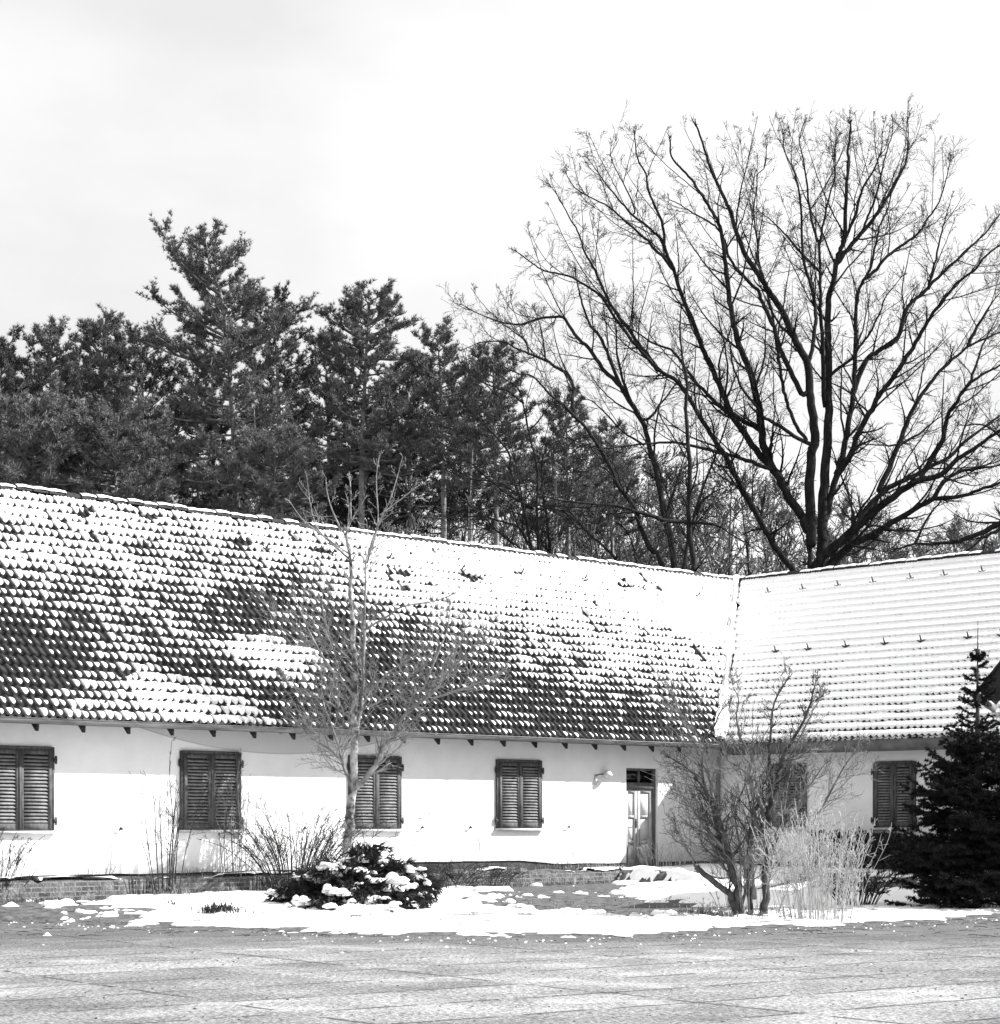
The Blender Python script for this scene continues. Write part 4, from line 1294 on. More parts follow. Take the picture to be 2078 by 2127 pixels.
pine('short bushy pine low above the roof below the double-tipped pine', [(215, 800), (217, 860), (220, 920), (222, 1000)], 64, 110, 970, 15, nbr=60, prof=.4)
pine('short bushy pine low to the right of the tallest trunk', [(520, 830), (522, 890), (524, 930), (526, 1020)], 64, 85, 1000, 16, nbr=50, prof=.4)
pine('shaded pine seen behind the two leftmost pointed pines', [(145, 680), (146, 760), (147, 850), (148, 980)], 84, 110, 960, 17, nbr=60, matn='needle2', prof=.45)
pine('small far pine half hidden behind the stems of the leaning oak', [(1075, 745), (1078, 800), (1080, 880), (1082, 1080)], 84, 75, 1000, 18, nbr=50, matn='needle', prof=.6)
pine('smallest far pine showing between the oak stems', [(1160, 800), (1162, 860), (1164, 920), (1166, 1080)], 88, 55, 1020, 19, nbr=40, matn='needle', prof=.6)

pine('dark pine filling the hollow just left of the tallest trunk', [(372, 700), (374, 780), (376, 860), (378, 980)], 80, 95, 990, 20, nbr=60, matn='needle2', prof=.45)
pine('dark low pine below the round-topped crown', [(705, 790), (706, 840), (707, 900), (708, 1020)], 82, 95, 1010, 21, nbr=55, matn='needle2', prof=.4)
# slim pale trunks among the pines -------------------------------------
def sapling(label, pts, Y, r, seed, matn='birch', name='birch_tree', lenk=.9, step=.5, group='slim trunks among the pines', cat='tree', first=.3):
    rg = random.Random(seed)
    W = [P(x, y, Y) for x, y in pts]
    g = np.array([W[0][0], W[0][1], .4])
    o = thing(name, label, cat, g, group)
    m1, m2 = MB(), MB()
    W = [g] + W
    p = limb(m1, W, r, .012, rg, CF, 1e9, tip=False)
    limb(m2, W, r * .5, .01, rg, dict(CF, kids=[.9, .5, 0], up=.12), step, first=first, lenk=lenk)
    m1.build('trunk', M[matn], o, g, smooth=True)
    m2.build('crown', M[matn], o, g)
sapling('thin pale sapling just right of the tallest pine trunk', [(492, 1010), (488, 870), (484, 780)], 66, .045, 42, lenk=.6, matn='pinebark')
sapling('thin pale trunk low above the roof right of the slender bare tree', [(1060, 1070), (1062, 1000), (1058, 900)], 66, .06, 43)
sapling('pale trunk with a crooked top left of the slender bare tree', [(893, 1020), (895, 960), (900, 860)], 66, .06, 44)
sapling('pale twin sapling below the leaning oak stems', [(1095, 1080), (1100, 1020), (1120, 940)], 67, .05, 45)

# ------------------------------------------------------------------ far bare woodland, one mass
rg = random.Random(51)
rng = np.random.default_rng(51)
protos = []
CW2 = {'n': [6, 4, 3], 'jit': .16, 'up': .08, 'kids': [1.3, 1.1, 0], 'lv': 2, 'rmin': .010}
for i in range(7):
    mb = MB()
    hgt = 9.0
    limb(mb, [(0, 0, 0), (rg.gauss(0, .3), rg.gauss(0, .3), 3), (rg.gauss(0, .5), rg.gauss(0, .5), 6), (rg.gauss(0, .7), rg.gauss(0, .7), hgt)], .09, .015, rg, CW2, .42, first=.12, lenk=2.0, sides=5)
    mb.flush()
    Vp = np.concatenate(mb.V); Qp = np.concatenate(mb.Q)
    protos.append((Vp, Qp, mb.T))
m = MB()
for i in range(210):
    px_ = rg.uniform(-100, 2050)
    Yw = rg.uniform(80, 112)
    topd = np.interp(px_, [-100, 400, 640, 900, 1000, 1150, 1300, 1500, 1650, 1750, 1904, 2050], [860, 840, 880, 880, 830, 830, 850, 880, 960, 985, 975, 970]) + rg.uniform(-10, 70)
    top = P(px_, topd, Yw)
    Vp, Qp, _ = protos[rg.randrange(7)]
    k_ = max((top[2] - .4) / 10.0, .4)
    th = rg.uniform(0, 6.28)
    c_, s_ = math.cos(th), math.sin(th)
    W = np.stack([(Vp[:, 0] * c_ - Vp[:, 1] * s_) * max(k_, .8), (Vp[:, 0] * s_ + Vp[:, 1] * c_) * max(k_, .8), Vp[:, 2] * k_], -1) + np.array([top[0], Yw, .4])
    m.add(W, Qp)
tag(m.build('woodland', M['wood']), 'far grey bare woodland showing as one mass between the tree trunks', 'woods', kind='stuff')

# ------------------------------------------------------------------ young tree in front of the long wall
YT = 38.6
def s2(L, dy=0.0, s_=0.0):
    out, acc, prev = [], 0, None
    for (x, y) in L:
        if prev: acc += math.hypot(x - prev[0], y - prev[1]) / 2.078 / F * YT
        prev = (x, y)
        out.append(S(x, y, YT + dy + s_ * acc))
    return out
TF = [
 ([(718, 1850), (721, 1774), (727, 1700), (734, 1627), (736, 1572), (738, 1509), (738, 1463), (738, 1402), (736, 1340), (732, 1279), (729, 1217), (726, 1155), (719, 1112), (728, 1078), (728, 1001)], .095, 0),
 ([(740, 1560), (742, 1530), (751, 1448), (755, 1371), (757, 1279), (760, 1217), (763, 1155), (800, 1122)], .042, .12),
 ([(736, 1640), (773, 1601), (795, 1564), (820, 1517), (852, 1476), (892, 1445), (914, 1420), (923, 1377), (954, 1340), (969, 1300)], .055, -.15),
 ([(902, 1451), (976, 1426), (1053, 1392)], .022, .2),
 ([(915, 1415), (957, 1371), (990, 1335), (1010, 1290)], .025, -.3),
 ([(877, 1433), (902, 1377), (929, 1309), (935, 1260)], .025, .2),
 ([(731, 1640), (714, 1590), (703, 1546), (688, 1506), (670, 1450), (668, 1380)], .032, .3),
 ([(712, 1585), (684, 1557), (651, 1537), (633, 1520), (600, 1480)], .026, -.3),
 ([(738, 1450), (715, 1420), (689, 1392), (658, 1343), (622, 1266), (612, 1232)], .030, -.25),
 ([(755, 1442), (794, 1411), (828, 1383), (865, 1362), (886, 1337)], .026, .3),
 ([(757, 1309), (803, 1282), (837, 1260), (908, 1248), (951, 1229)], .022, -.2),
 ([(720, 1100), (741, 1063), (763, 1029)], .018, .2),
 ([(720, 1118), (695, 1072), (680, 1026), (677, 992)], .018, -.2),
 ([(725, 1160), (690, 1130), (661, 1100), (646, 1054), (637, 986)], .020, .3),
 ([(724, 1150), (640, 1090), (600, 1040)], .016, -.3),
 ([(763, 1170), (785, 1088), (782, 1001), (788, 946)], .018, .1),
 ([(765, 1150), (790, 1080), (812, 1035), (837, 949)], .018, -.3),
 ([(790, 1070), (830, 1040), (862, 1014)], .014, .3),
 ([(738, 1500), (700, 1470), (640, 1440), (590, 1420)], .022, .3),
 ([(737, 1380), (690, 1330), (670, 1260), (675, 1210)], .018, .4),
 ([(742, 1480), (800, 1450), (860, 1400), (880, 1380)], .02, -.4),
 ([(660, 1350), (600, 1320), (560, 1270), (540, 1230)], .016, .1),
]
TF = [(s2(L_, 0, sl_), r_) for (L_, r_, sl_) in TF]
fo = np.array([TF[0][0][0][0], YT, .2])
ft = thing('young_tree', 'young bare tree with a blotched pale trunk and a haze of twigs before the shutters', 'tree', fo)
CT = {'n': [7, 4, 3], 'jit': .10, 'up': .06, 'kids': [1.1, .6, 0], 'lv': 2, 'rmin': .0038}
rg = random.Random(61)
m1, m2 = MB(), MB()
limb(m1, TF[0][0], TF[0][1], .012, rg, CT, .26, first=.42, lenk=.55, sides=10)
for L_, r_ in TF[1:]:
    hi = L_[0][2] > 4.9                              # the head of the tree is sparse, stubby spurs only
    limb(m2, L_, r_, .007, rg, CT if not hi else dict(CT, kids=[.5, .2, 0]), .22 if hi else .115, first=.08, lenk=.42 if hi else .78, kink=.012, tip=False)
m1.build('trunk', M['ashbark'], ft, fo, smooth=True)
m2.build('crown', M['pale'], ft, fo)

# ------------------------------------------------------------------ multi-stemmed shrub before the corner
YS = 33.4
def z7(L, s_=0.0, dy=0.0):
    out, acc, prev = [], 0, None
    for (x, y) in L:
        if prev: acc += math.hypot(x - prev[0], y - prev[1]) * .28736 / 2.078 / F * YS
        prev = (x, y)
        out.append(S(1350 + x * .28736, 1380 + y * .28736, YS + dy + s_ * acc))
    return out
SH = [
 ([(640, 1830), (635, 1780), (620, 1600), (560, 1350), (520, 1200), (460, 1020), (380, 880), (310, 780), (160, 680)], .066, -.1),
 ([(825, 1830), (830, 1770), (840, 1400), (840, 1180), (900, 950), (930, 800), (980, 640), (1060, 520), (1150, 330), (1200, 130)], .060, .05),
 ([(840, 1190), (810, 1020), (740, 880), (715, 800), (640, 740), (570, 700), (540, 600)], .034, -.2),
 ([(715, 800), (740, 700), (720, 640), (660, 540), (630, 400), (640, 250), (600, 160)], .026, .2),
 ([(720, 1830), (720, 1740), (720, 1350), (740, 1130), (800, 930), (860, 750), (870, 560), (900, 280), (1000, 110)], .042, .15),
 ([(660, 1800), (640, 1700), (590, 1500), (500, 1250), (440, 1000), (400, 900), (370, 600), (440, 500), (520, 330)], .036, .1),
 ([(850, 1160), (930, 1080), (1060, 1040), (1090, 960), (1190, 830), (1260, 730)], .026, -.3),
 ([(760, 1700), (740, 1430), (780, 1320), (830, 1230)], .030, -.2),
 ([(650, 1790), (700, 1580), (640, 1250), (620, 1050), (700, 850)], .022, .3),
 ([(330, 1465), (290, 1380), (240, 1280), (190, 1180)], .016, .1),
 ([(560, 1400), (470, 1250), (370, 1150), (300, 1030), (180, 880)], .026, -.3),
 ([(460, 1030), (420, 800), (330, 600), (300, 520), (180, 300)], .022, .2),
 ([(840, 1190), (800, 1210), (760, 1160)], .014, -.4),
 ([(930, 800), (1000, 700), (1080, 680), (1150, 620), (1250, 620)], .018, .3),
 ([(400, 900), (300, 760), (270, 800), (270, 900)], .012, -.3),
 ([(380, 600), (300, 450), (220, 350), (150, 180)], .015, .2),
 ([(850, 1700), (900, 1300), (960, 1100), (1000, 850), (1040, 650), (1160, 380), (1240, 240)], .022, .2),
 ([(1180, 1160), (1300, 940), (1420, 720), (1530, 590)], .018, -.1),
 ([(620, 1600), (500, 1420), (380, 1300), (360, 1100)], .020, .3),
]
so_ = np.array([S(1350 + 740 * .28736, 1, YS)[0], YS, 0.0])
sh = thing('multi_stemmed_shrub', 'tall bare shrub with dark crooked stems standing in front of the inner corner', 'shrub', so_)
CSH = {'n': [6, 4, 3], 'jit': .12, 'up': .07, 'kids': [.9, .6, 0], 'lv': 2, 'rmin': .0036}
rg = random.Random(71)
m1, m2 = MB(), MB()
for L_, r_, s_ in SH[:2] + SH[4:6]: limb(m1, z7(L_, s_), r_ * 1.15, .010, rg, CSH, .11, first=.22, lenk=.78, kink=.02, sides=8)
for L_, r_, s_ in SH[2:4] + SH[6:]: limb(m2, z7(L_, s_), r_ * 1.2, .008, rg, CSH, .08, first=.10, lenk=.78, kink=.015)
limb(m1, z7([(620, 1790), (570, 1660), (460, 1570), (330, 1465)], -.2), .055, .043, rg, CSH, .4, first=.3, lenk=.3, kink=.01, sides=9, tip=False)
m1.build('stems', M['shrubbark'], sh, so_, smooth=True)
m2.build('branches', M['twig'], sh, so_)

# clumps of stalks and bushes ------------------------------------------
def bush(name, label, cat, base, stems, hgt, lean, r, seed, matn, cfg, step=.25, lenk=.3, spread=.2, group=None, curve=.0, hj=.35):
    rg = random.Random(seed)
    o = thing(name, label, cat, base, group)
    mb = MB()
    for i in range(stems):
        th = rg.uniform(0, 2 * math.pi)
        k_ = math.sqrt(rg.random())
        b0 = np.array(base) + np.array([math.cos(th) * spread * k_, math.sin(th) * spread * k_ * .8, -.05])
        h_ = hgt * rg.uniform(1 - hj, 1.0) * (1 - .25 * k_)
        l_ = lean * k_ * rg.uniform(.6, 1.3)
        d = np.array([math.cos(th) * l_, math.sin(th) * l_ * .8, 0])
        pts = [b0, b0 + d * .35 * h_ + np.array([rg.gauss(0, .03), rg.gauss(0, .03), h_ * .42]), b0 + d * (.75 + curve) * h_ + np.array([rg.gauss(0, .04), rg.gauss(0, .04), h_ * .8]),
               b0 + d * (1.1 + 2 * curve) * h_ + np.array([rg.gauss(0, .06), rg.gauss(0, .06), h_ * (1.0 - curve * .3)])]
        limb(mb, pts, r * rg.uniform(.6, 1.2), cfg['rmin'], rg, cfg, step, first=.35, lenk=lenk, kink=.01, sides=5, tip=False)
    mb.build('stems', M[matn], o, base)
    return o
CB = {'n': [4, 3, 2], 'jit': .14, 'up': .08, 'kids': [.7, .5, 0], 'lv': 1, 'rmin': .0035}
CB2 = dict(CB, rmin=.005)
def gpt(x, y, z):
    Yq = (CAMZ - z) * F / (y * K2 - HY)
    return np.array([(x * K2 - 500) / F * Yq, Yq, z])
def wpt(x, b, z):
    k = (x * K2 - 500) / F
    # on the line b = const:  X = c0 - a UX + b UY,  Y = c1 - a UY - b UX,  X = k Y
    a = (CW[0] + b * UY - k * (CW[1] - b * UX)) / (UX - k * UY)
    return H(a, b, z)
bush('stalk_bush', 'dense pale bush of straight dry stalks beside the crooked dark shrub', 'bush', gpt(1556, 1754, .02), 135, 2.15, .30, .0055, 81, 'reed', CB, .3, .30, .58)
bush('stalk_shrub', 'thin upright pale shoots growing up through the foot of the dark shrub', 'shrub', gpt(1430, 1742, .03), 30, 1.7, .45, .007, 82, 'pale', CB, .3, .3, .5)
bush('twiggy_shrub', 'small dark many-stemmed shrub right of the pale stalks', 'shrub', gpt(1630, 1727, .04), 46, .95, .75, .009, 83, 'oak', CB2, .18, .25, .30)
bush('arching_bush', 'spreading bare bush of arching twigs under the second shuttered window from the left', 'bush', wpt(560, .95, .18), 95, 2.1, .72, .009, 84, 'oak2', CB, .22, .35, .5, curve=.18)
bush('upright_shrub', 'slender bare shrub of thin upright stems before the blank wall between two windows', 'shrub', wpt(316, .8, .18), 13, 3.2, .24, .012, 85, 'oak2', CB, .35, .45, .22)
bush('twig_shrub', 'thin pale upright twigs against the wall right of the second window', 'shrub', wpt(455, .3, .5), 16, 2.6, .22, .008, 86, 'pale', CB, .3, .4, .35)
bush('edge_bush', 'low tangled bush cut off by the left edge of the picture', 'bush', wpt(-10, .35, .5), 40, 1.1, .7, .007, 87, 'oak2', CB, .2, .25, .5)
bush('door_weeds', 'dry bent weed stalks grown up in front of the door', 'weeds', H(2.45, .42, .45), 34, 1.0, .5, .008, 88, 'reed', CB, .3, .2, .5, curve=.2)
bush('corner_weeds', 'few dry stalks standing between the door and the corner', 'weeds', H(1.3, .45, .45), 12, .9, .4, .006, 89, 'reed', CB, .3, .2, .45)
bush('bramble', 'dark bramble tangle at the foot of the white wall right of the snowy juniper', 'bush', H(9.6, .95, .15), 70, .75, 1.0, .007, 90, 'oak2', CB, .16, .25, .5, curve=.3)
bush('bramble_patch', 'low dark tangle on the brick ledge under the third window', 'bush', H(8.2, .7, .2), 56, .55, 1.1, .006, 92, 'shrubbark', CB, .16, .22, .5, curve=.3)

# dead clumps poking from the snow, dry grass
def blades(mb, c, n, L, sp, rng, w=.007, droop=.5, z=None):
    for i in range(n):
        th = rng.uniform(0, 2 * math.pi)
        b0 = np.array([c[0] + rng.normal(0, sp), c[1] + rng.normal(0, sp), c[2] - .02])
        l = L * rng.uniform(.5, 1.1)
        d = np.array([math.cos(th), math.sin(th), 0])
        sd = np.array([-d[1], d[0], 0]) * w
        p1 = b0 + d * l * .25 * rng.uniform(.3, 1.2) + np.array([0, 0, l * .6])
        p2 = p1 + d * l * .45 * rng.uniform(.2, 1.2) + np.array([0, 0, l * (.4 - droop * rng.uniform(0, 1))])
        mb.add([b0 - sd, b0 + sd, p1 + sd * .7, p1 - sd * .7, p2], [(0, 1, 2, 3)], [(3, 2, 4)])
rng = np.random.default_rng(91)
def tussock(label, base, n, L, sp, matn='dry', name='grass_tussock', group='dead tussocks in the snow'):
    o = thing(name, label, 'grass tussock', base, group)
    mb = MB()
    for q_ in range(n):
        h_ = L * rng.uniform(.3, 1.15) * rng.uniform(.6, 1.0)
        blades(mb, base, 1, h_, sp * (1.15 - h_ / L * .7), rng, .010, 1.0)
    mb.build('leaves', M[matn], o, base)
tussock('broad dark dead tussock half buried in snow left of the juniper', gpt(418, 1742, .05) + (0, 0, .06), 300, .30, .24, 'juniper')
tussock('small dark dead tussock at the top of the left snow bank', gpt(312, 1734, .05) + (0, 0, .06), 120, .28, .14, 'juniper')
tussock('dry grassy tussock at the foot of the slender upright shrub', wpt(322, .85, .2), 200, .5, .22)
tussock('flattened dead tussock at the left foot of the dark shrub', gpt(1345, 1743, .03), 140, .25, .2)
m = MB()
for i in range(1500):
    a_ = rng.uniform(4.0, 22)
    b_ = rng.choice([rng.uniform(.02, .5), rng.uniform(.52, .8)], p=[.5, .5])
    if vnoise(np.array(a_ * .8), np.array(b_), 44) < .42: continue
    z_ = .52 if b_ < .5 else .16
    c_ = H(a_, b_, z_)
    blades(m, c_, 2, rng.uniform(.08, .30), .04, rng, .006, .7)
for i in range(500):
    p_ = H(rng.uniform(.1, 3.9), rng.uniform(.05, .35), .46)
    blades(m, p_, 2, rng.uniform(.08, .3), .04, rng, .006, .7)
for i in range(900):                              # about the feet of the shrubs
    x_ = rng.normal(1440, 70)
    blades(m, gpt(x_, rng.normal(1740, 6), .03), 1, rng.uniform(.08, .26), .04, rng, .006, .8)
for i in range(700):
    blades(m, gpt(rng.uniform(880, 1400), rng.uniform(1690, 1740), .08), 1, rng.uniform(.04, .10), .05, rng, .006, .9)
tag(m.build('dry_grass', M['dry']), 'dry dead grass along the brick ledge and round the shrub feet', 'grass', kind='stuff')

# ------------------------------------------------------------------ evergreen hedge remains against the wing wall
def hedge(label, c0, c1, hgt, dep, n, seed, name='evergreen_bush'):
    rng = np.random.default_rng(seed)
    c0, c1 = np.array(c0), np.array(c1)
    mid = (c0 + c1) / 2
    o = thing(name, label, 'bush', mid, 'evergreen bushes along the wing wall')
    mb, mt = MB(), MB()
    u = rng.random(n)
    hz = hgt * (.75 + .4 * vnoise(u * 5, u * 0, seed))
    z = hz * rng.random(n) ** .7
    r_ = dep * np.sqrt(1 - np.clip(z / (hgt * 1.15), 0, 1) ** 2 * .8)
    th = rng.uniform(0, 2 * np.pi, n)
    pos = c0[None] + (c1 - c0)[None] * u[:, None] + np.stack([np.cos(th) * r_ * rng.random(n) ** .4, np.sin(th) * r_ * rng.random(n) ** .4, z], -1)
    dirs = np.stack([np.cos(th), np.sin(th), .8 + 0 * th], -1) + rng.normal(0, .4, (n, 3))
    pr = random.Random(seed)
    protos = [tuft_proto(9, .11, .022, pr, 1.3) for _ in range(3)]
    put_tufts(mb, pos, dirs, protos, rng)
    for k_ in range(14):
        b0 = c0 + (c1 - c0) * rng.random()
        mt.tube([b0, b0 + rng.normal(0, .1, 3) * (1, 1, 0) + (0, 0, hgt * .8)], [.015, .006], 4)
    mb.build('foliage', M['hedge'], o, mid)
    mt.build('stems', M['shrubbark'], o, mid)
hedge('grey-green low evergreen bush under the rightmost shutter', H(.75, 3.6, .4), H(.75, 5.6, .4), .85, .45, 2600, 5)
hedge('dark low evergreen bush beside the spruce foot', H(.9, 6.0, .35), H(.9, 9.5, .35), .75, .5, 2600, 6)

# ------------------------------------------------------------------ sprawling juniper under snow
jb = gpt(670, 1725, .06)
jb = np.array([jb[0], 34.8, .05])
ju = thing('juniper', 'sprawling dark juniper bent under clumps of snow at the foot of the young tree', 'shrub', jb)
rg = random.Random(101)
rng = np.random.default_rng(101)
jt, jf, js = MB(), MB(), MB()
tp, td = [], []
caps = []
JB = [(540, 1722, .2), (556, 1700, .4), (575, 1678, 0), (600, 1662, .3), (632, 1652, -.1), (668, 1640, .3), (690, 1618, .4), (726, 1640, .3), (756, 1652, .2), (786, 1664, .3), (790, 1680, .1),
      (782, 1702, -.2), (770, 1716, -.5), (742, 1742, -.8), (706, 1746, -1.0), (662, 1734, -.9), (620, 1712, -.6), (590, 1722, -.5), (690, 1690, -.6), (740, 1690, -.4), (650, 1690, -.4), (720, 1720, -.8), (680, 1660, -.1)]
for (x, y, dy) in JB:
    e = P(x, y, 34.8 + dy)
    e[2] = max(e[2], .10)
    b0 = jb + np.array([rg.gauss(0, .2), rg.gauss(0, .15), .0])
    md = (b0 + e) / 2 + np.array([0, 0, .08 + .08 * rg.random()])
    ln = smooth_line([b0, md, e, e + (e - md) * .18 + np.array([0, 0, -.10])], 4)
    jt.tube(ln, np.linspace(.03, .006, len(ln)), 5)
    for i in range(120):
        u = .2 + .85 * rg.random()
        k_ = min(int(u * (len(ln) - 1)), len(ln) - 2)
        c = ln[k_] + (ln[k_ + 1] - ln[k_]) * rg.random()
        d = ln[k_ + 1] - ln[k_]
        d = d / np.linalg.norm(d)
        off = np.array([rg.gauss(0, .13), rg.gauss(0, .13), rg.gauss(-.04, .07)])
        tp.append(c + off)
        td.append(d * .9 + off * 4 + np.array([0, 0, -.35 + rg.gauss(0, .35)]))
    for q in range(rg.choice([3, 4, 5, 6])):
        u = rg.uniform(.4, 1.0)
        k_ = min(int(u * (len(ln) - 1)), len(ln) - 2)
        caps.append((ln[k_] + np.array([rg.gauss(0, .13), rg.gauss(0, .13), .03 + rg.gauss(0, .05)]), rg.uniform(.05, .19)))
protos = [tuft_proto(12, .19, .012, rg, .7) for _ in range(4)]
put_tufts(jf, tp, td, protos, rng, .5, 1.5)
def snow_lump(mb, c, r, seed, flat=.42):
    nu, nv = 10, 6
    G = np.zeros((nu + 1, nv, 3))
    el = 1 + 1.1 * _h(np.int64(seed), np.int64(3), 2)
    ph = _h(np.int64(seed), np.int64(9), 2) * 3
    for i in range(nu + 1):
        th = 2 * math.pi * (i % nu) / nu
        for j in range(nv):
            f = j / (nv - 1)
            rr = r * math.sin(f * math.pi * .62) / math.sin(.62 * math.pi / 1.24) * (1 + .60 * (float(vnoise(math.cos(th) * 1.6 + seed, math.sin(th) * 1.6, seed)) - .5) * 2 * f + .35 * (float(vnoise(math.cos(th) * 4.5 + seed, math.sin(th) * 4.5, seed + 5)) - .5) * f)
            x, y = rr * math.cos(th) * el, rr * math.sin(th)
            x, y = x * math.cos(ph) - y * math.sin(ph), x * math.sin(ph) + y * math.cos(ph)
            G[i, j] = c + np.array([x, y, r * flat * math.cos(f * math.pi * .62) - .02 * f + r * .4 * (float(vnoise(x / r * 1.4 + seed, y / r * 1.4, seed + 2)) - .5)])
    mb.grid(G)
def snow_patch(mb, c, r, seed, g):
    dr = np.array([g.gauss(0, 1), g.gauss(0, .7), g.gauss(-.1, .25)])
    dr = dr / np.linalg.norm(dr)
    for q in range(6 + int(r * 60)):
        t_ = g.gauss(0, .55) * r
        cc_ = c + dr * t_ + np.array([g.gauss(0, .32) * r, g.gauss(0, .32) * r, g.gauss(0, .14) * r])
        snow_lump(mb, cc_, r * g.uniform(.16, .48), seed * 31 + q, g.uniform(.35, .75))
for i, (c, r_) in enumerate(caps):
    if i % 2: snow_patch(js, c, r_ * 1.1, i + 200, rg)
for i in range(26):
    x_, y_ = rg.uniform(570, 780), rg.uniform(1700, 1748)
    snow_patch(js, gpt(x_, y_, .06), rg.uniform(.15, .40), i + 900, rg)
jt.build('branches', M['shrubbark'], ju, jb)
jf.build('foliage', M['juniper'], ju, jb)
js.build('snow_clumps', M['snow'], ju, jb, smooth=True)

# ------------------------------------------------------------------ spruce at the right
YQ = 36.0
sb = np.array([(978.0 - 500) / F * YQ, YQ, .15])
sp = thing('spruce_tree', 'dark young spruce with a thin bare leader at the right edge', 'tree', sb)
rg = random.Random(111)
rng = np.random.default_rng(111)
mt, mf = MB(), MB()
ztop = CAMZ + (HY - 1180 * K2) / F * YQ
mt.tube([sb, sb + (0, 0, 2.5), np.array([sb[0] - .01, sb[1], ztop - 1.2]), np.array([sb[0], sb[1], ztop])], [.10, .07, .022, .006], 8)
bp_ = [tuft_proto(16, .055, .008, rg, 1.2) for _ in range(4)]
tp, td = [], []
def needles(p0, p1, dens=26):
    L = np.linalg.norm(p1 - p0)
    n = max(2, int(L * dens))
    d = (p1 - p0) / (L + 1e-9)
    for i in range(n):
        tp.append(p0 + (p1 - p0) * (i + rg.random()) / n)
        td.append(d)
hgt = ztop - sb[2]
zc = ztop - .62
first_ = True
while zc > .14:
    f = (ztop - zc) / hgt                           # 0 top .. 1 foot
    R_ = float(np.interp(f, [0, .12, .23, .42, .5, .6, .73, .9, 1], [.05, .11, .24, .50, .80, 1.18, 1.48, 1.58, 1.40]))
    nb = 4 if f < .25 else (5 if f < .45 else 11)
    t0 = rg.uniform(0, 6.28)
    for i in range(nb):
        th = t0 + i * 2 * math.pi / nb + rg.uniform(-.25, .25)
        L = R_ * rg.uniform(.78, 1.12)
        b0 = np.array([sb[0], sb[1], zc + rg.uniform(-.17, .17) * (1 if f > .16 else .25)])
        d = np.array([math.cos(th), math.sin(th), 0])
        rise = (.75 - .5 * f if f < .5 else .45 - .9 * (f - .5)) + rg.uniform(-.22, .28)
        e = b0 + d * L + np.array([0, 0, rise * L * .6])
        md = (b0 + e) / 2 - np.array([0, 0, .10 * L])
        ln = smooth_line([b0, md, e], 5)
        mt.tube(ln, np.linspace(.02 * (.4 + f), .005, len(ln)), 4)
        for k_ in range(len(ln) - 1):
            if k_ > 0 or f < .3: needles(ln[k_], ln[k_ + 1], 30 if f > .45 else 12)
        n_side = int(3 + L * 8) if f > .45 else int(2 + L * 5)
        for q in range(n_side):
            u = .2 + .78 * (q + rg.random()) / n_side
            k_ = min(int(u * (len(ln) - 1)), len(ln) - 2)
            c = ln[k_] + (ln[k_ + 1] - ln[k_]) * (u * (len(ln) - 1) - k_)
            sd = np.array([-d[1], d[0], 0]) * (1 if q % 2 else -1)
            l = (.08 + .36 * L * (1.02 - u)) * rg.uniform(.7, 1.2)
            l = min(l, .62)
            e2 = c + (d * .75 + sd * .8 + np.array([0, 0, rg.uniform(-.5, .45)])) * l
            mt.tube([c, e2], [.006, .004], 3)
            needles(c, e2, 28 if f > .45 else 12)
            if l > .22:
                for w_ in (.45, .75):
                    c2 = c + (e2 - c) * w_
                    for sg in (-1, 1):
                        e3 = c2 + ((e2 - c) / l * .8 + sg * (d if sg > 0 else -d) * .1 + sd * 0 + np.cross((e2 - c) / l, [0, 0, 1]) * sg * .8) * l * .38
                        needles(c2, e3, 26)
    zc -= (.17 + .06 * f) * rg.uniform(.8, 1.2) if f > .22 else .24
put_tufts(mf, tp, td, bp_, rng, .8, 1.3)
mt.build('trunk', M['shrubbark'], sp, sb, smooth=True)
mf.build('needles', M['spruce'], sp, sb)

# ------------------------------------------------------------------ corner of another roof at the right edge
YG = 38.6
gx0 = (979.0 - 500) / F * YG
gz0 = CAMZ + (HY - 690) / F * YG
gb = np.array([gx0, YG, 0.0])
sd_ = thing('shed', 'dark boarded shed roof corner showing behind the spruce at the right edge', 'shed', gb, rot=R(-17))
sl_, wd = 1.30, 2.6                               # rise over run, half width
m = MB()
m.box((.55, .5, -.1), (2 * wd - .55, 4.5, gz0 - .2))
m.build('wall', M['board'], sd_)
m = MB()
V = []
for y in (0, 5):
    V += [(0, y, gz0 - .02), (wd, y, gz0 - .02 + wd * sl_), (2 * wd, y, gz0 - .02), (0, y, gz0 + .05), (wd, y, gz0 + .05 + wd * sl_), (2 * wd, y, gz0 + .05)]
m.add(V, [(0, 1, 4, 3), (1, 2, 5, 4), (6, 9, 10, 7), (7, 10, 11, 8), (3, 4, 10, 9), (4, 5, 11, 10), (0, 6, 7, 1), (1, 7, 8, 2), (0, 3, 9, 6), (2, 8, 11, 5)])
m.build('roof', M['tile'], sd_)
m = MB()                                          # boarded gable hanging under the verge
n = 18
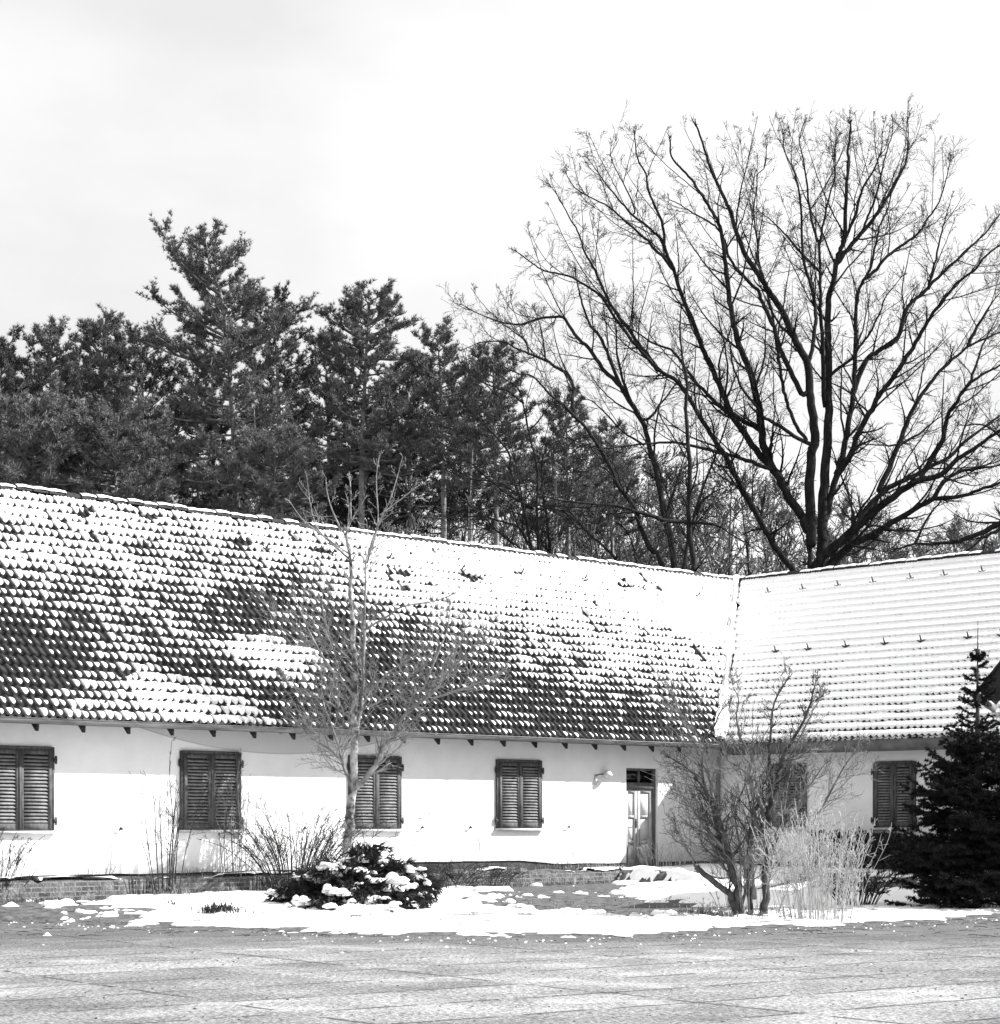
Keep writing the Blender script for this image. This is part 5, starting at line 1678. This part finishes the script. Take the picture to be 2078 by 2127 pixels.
for i in range(n):
    x0, x1 = .16 + (2 * wd - .32) * i / n, .16 + (2 * wd - .32) * (i + .94) / n
    zt = lambda x: gz0 - .03 + (wd - abs(x - wd)) * sl_
    e = .012 * (i % 2)
    m.hexa([(x0, .06 + e, gz0 - .20), (x1, .06 + e, gz0 - .20), (x1, .09 + e, gz0 - .20), (x0, .09 + e, gz0 - .20),
            (x0, .06 + e, zt(x0)), (x1, .06 + e, zt(x1)), (x1, .09 + e, zt(x1)), (x0, .09 + e, zt(x0))])
m.build('gable_boards', M['board'], sd_)
m = MB()
m.tube([(-.06, -.05, gz0 - .10), (-.06, 5, gz0 - .10)], [.07, .07], 12)
m.build('gutter', M['zinc'], sd_, smooth=True)


# ------------------------------------------------------------------ litter: twigs, grit and crumbs of ice
rng = np.random.default_rng(131)
m, mi = MB(), MB()
def crumb(mb, c, r):
    V = [c + np.array([math.cos(t_) * r * rng.uniform(.6, 1.2), math.sin(t_) * r * rng.uniform(.6, 1.2), 0]) for t_ in np.arange(6) * math.pi / 3]
    V.append(c + np.array([0, 0, r * rng.uniform(.4, .8)]))
    mb.add(V, None, [(i, (i + 1) % 6, 6) for i in range(6)])
for i in range(520):
    x_ = rng.uniform(-9, 9)
    y_ = yfront(x_) - abs(rng.normal(0, 1.0)) ** 1.5 * (.5 if rng.random() < .75 else 3)
    crumb(mi if rng.random() < .4 else m, np.array([x_, y_, .001]), rng.uniform(.006, .026))
for i in range(700):
    x_, y_ = rng.uniform(-9, 9), rng.uniform(15, 29)
    crumb(m, np.array([x_, y_, .001]), rng.uniform(.006, .02))
for i in range(420):
    x_ = rng.uniform(-8, 10)
    y_ = rng.uniform(27.6, 36)
    z_ = float(ground_z(x_, y_)) + (.07 if y_ > yfront(x_) + .4 else .008)
    t_ = rng.uniform(0, 6.28)
    l = rng.uniform(.08, .35)
    m.tube([(x_, y_, z_ + .02), (x_ + math.cos(t_) * l * .5, y_ + math.sin(t_) * l * .5, z_ + .03), (x_ + math.cos(t_ + .3) * l, y_ + math.sin(t_ + .3) * l, z_ + .015)], [.005, .005, .003], 3)
tag(m.build('ground_litter', M['shrubbark']), 'fallen twigs and grit strewn over the yard and the lying snow', 'litter', kind='stuff')
tag(mi.build('ice_crumbs', M['snow']), 'small crumbs of snow scattered on the paving along the snow edge', 'snow', kind='stuff')
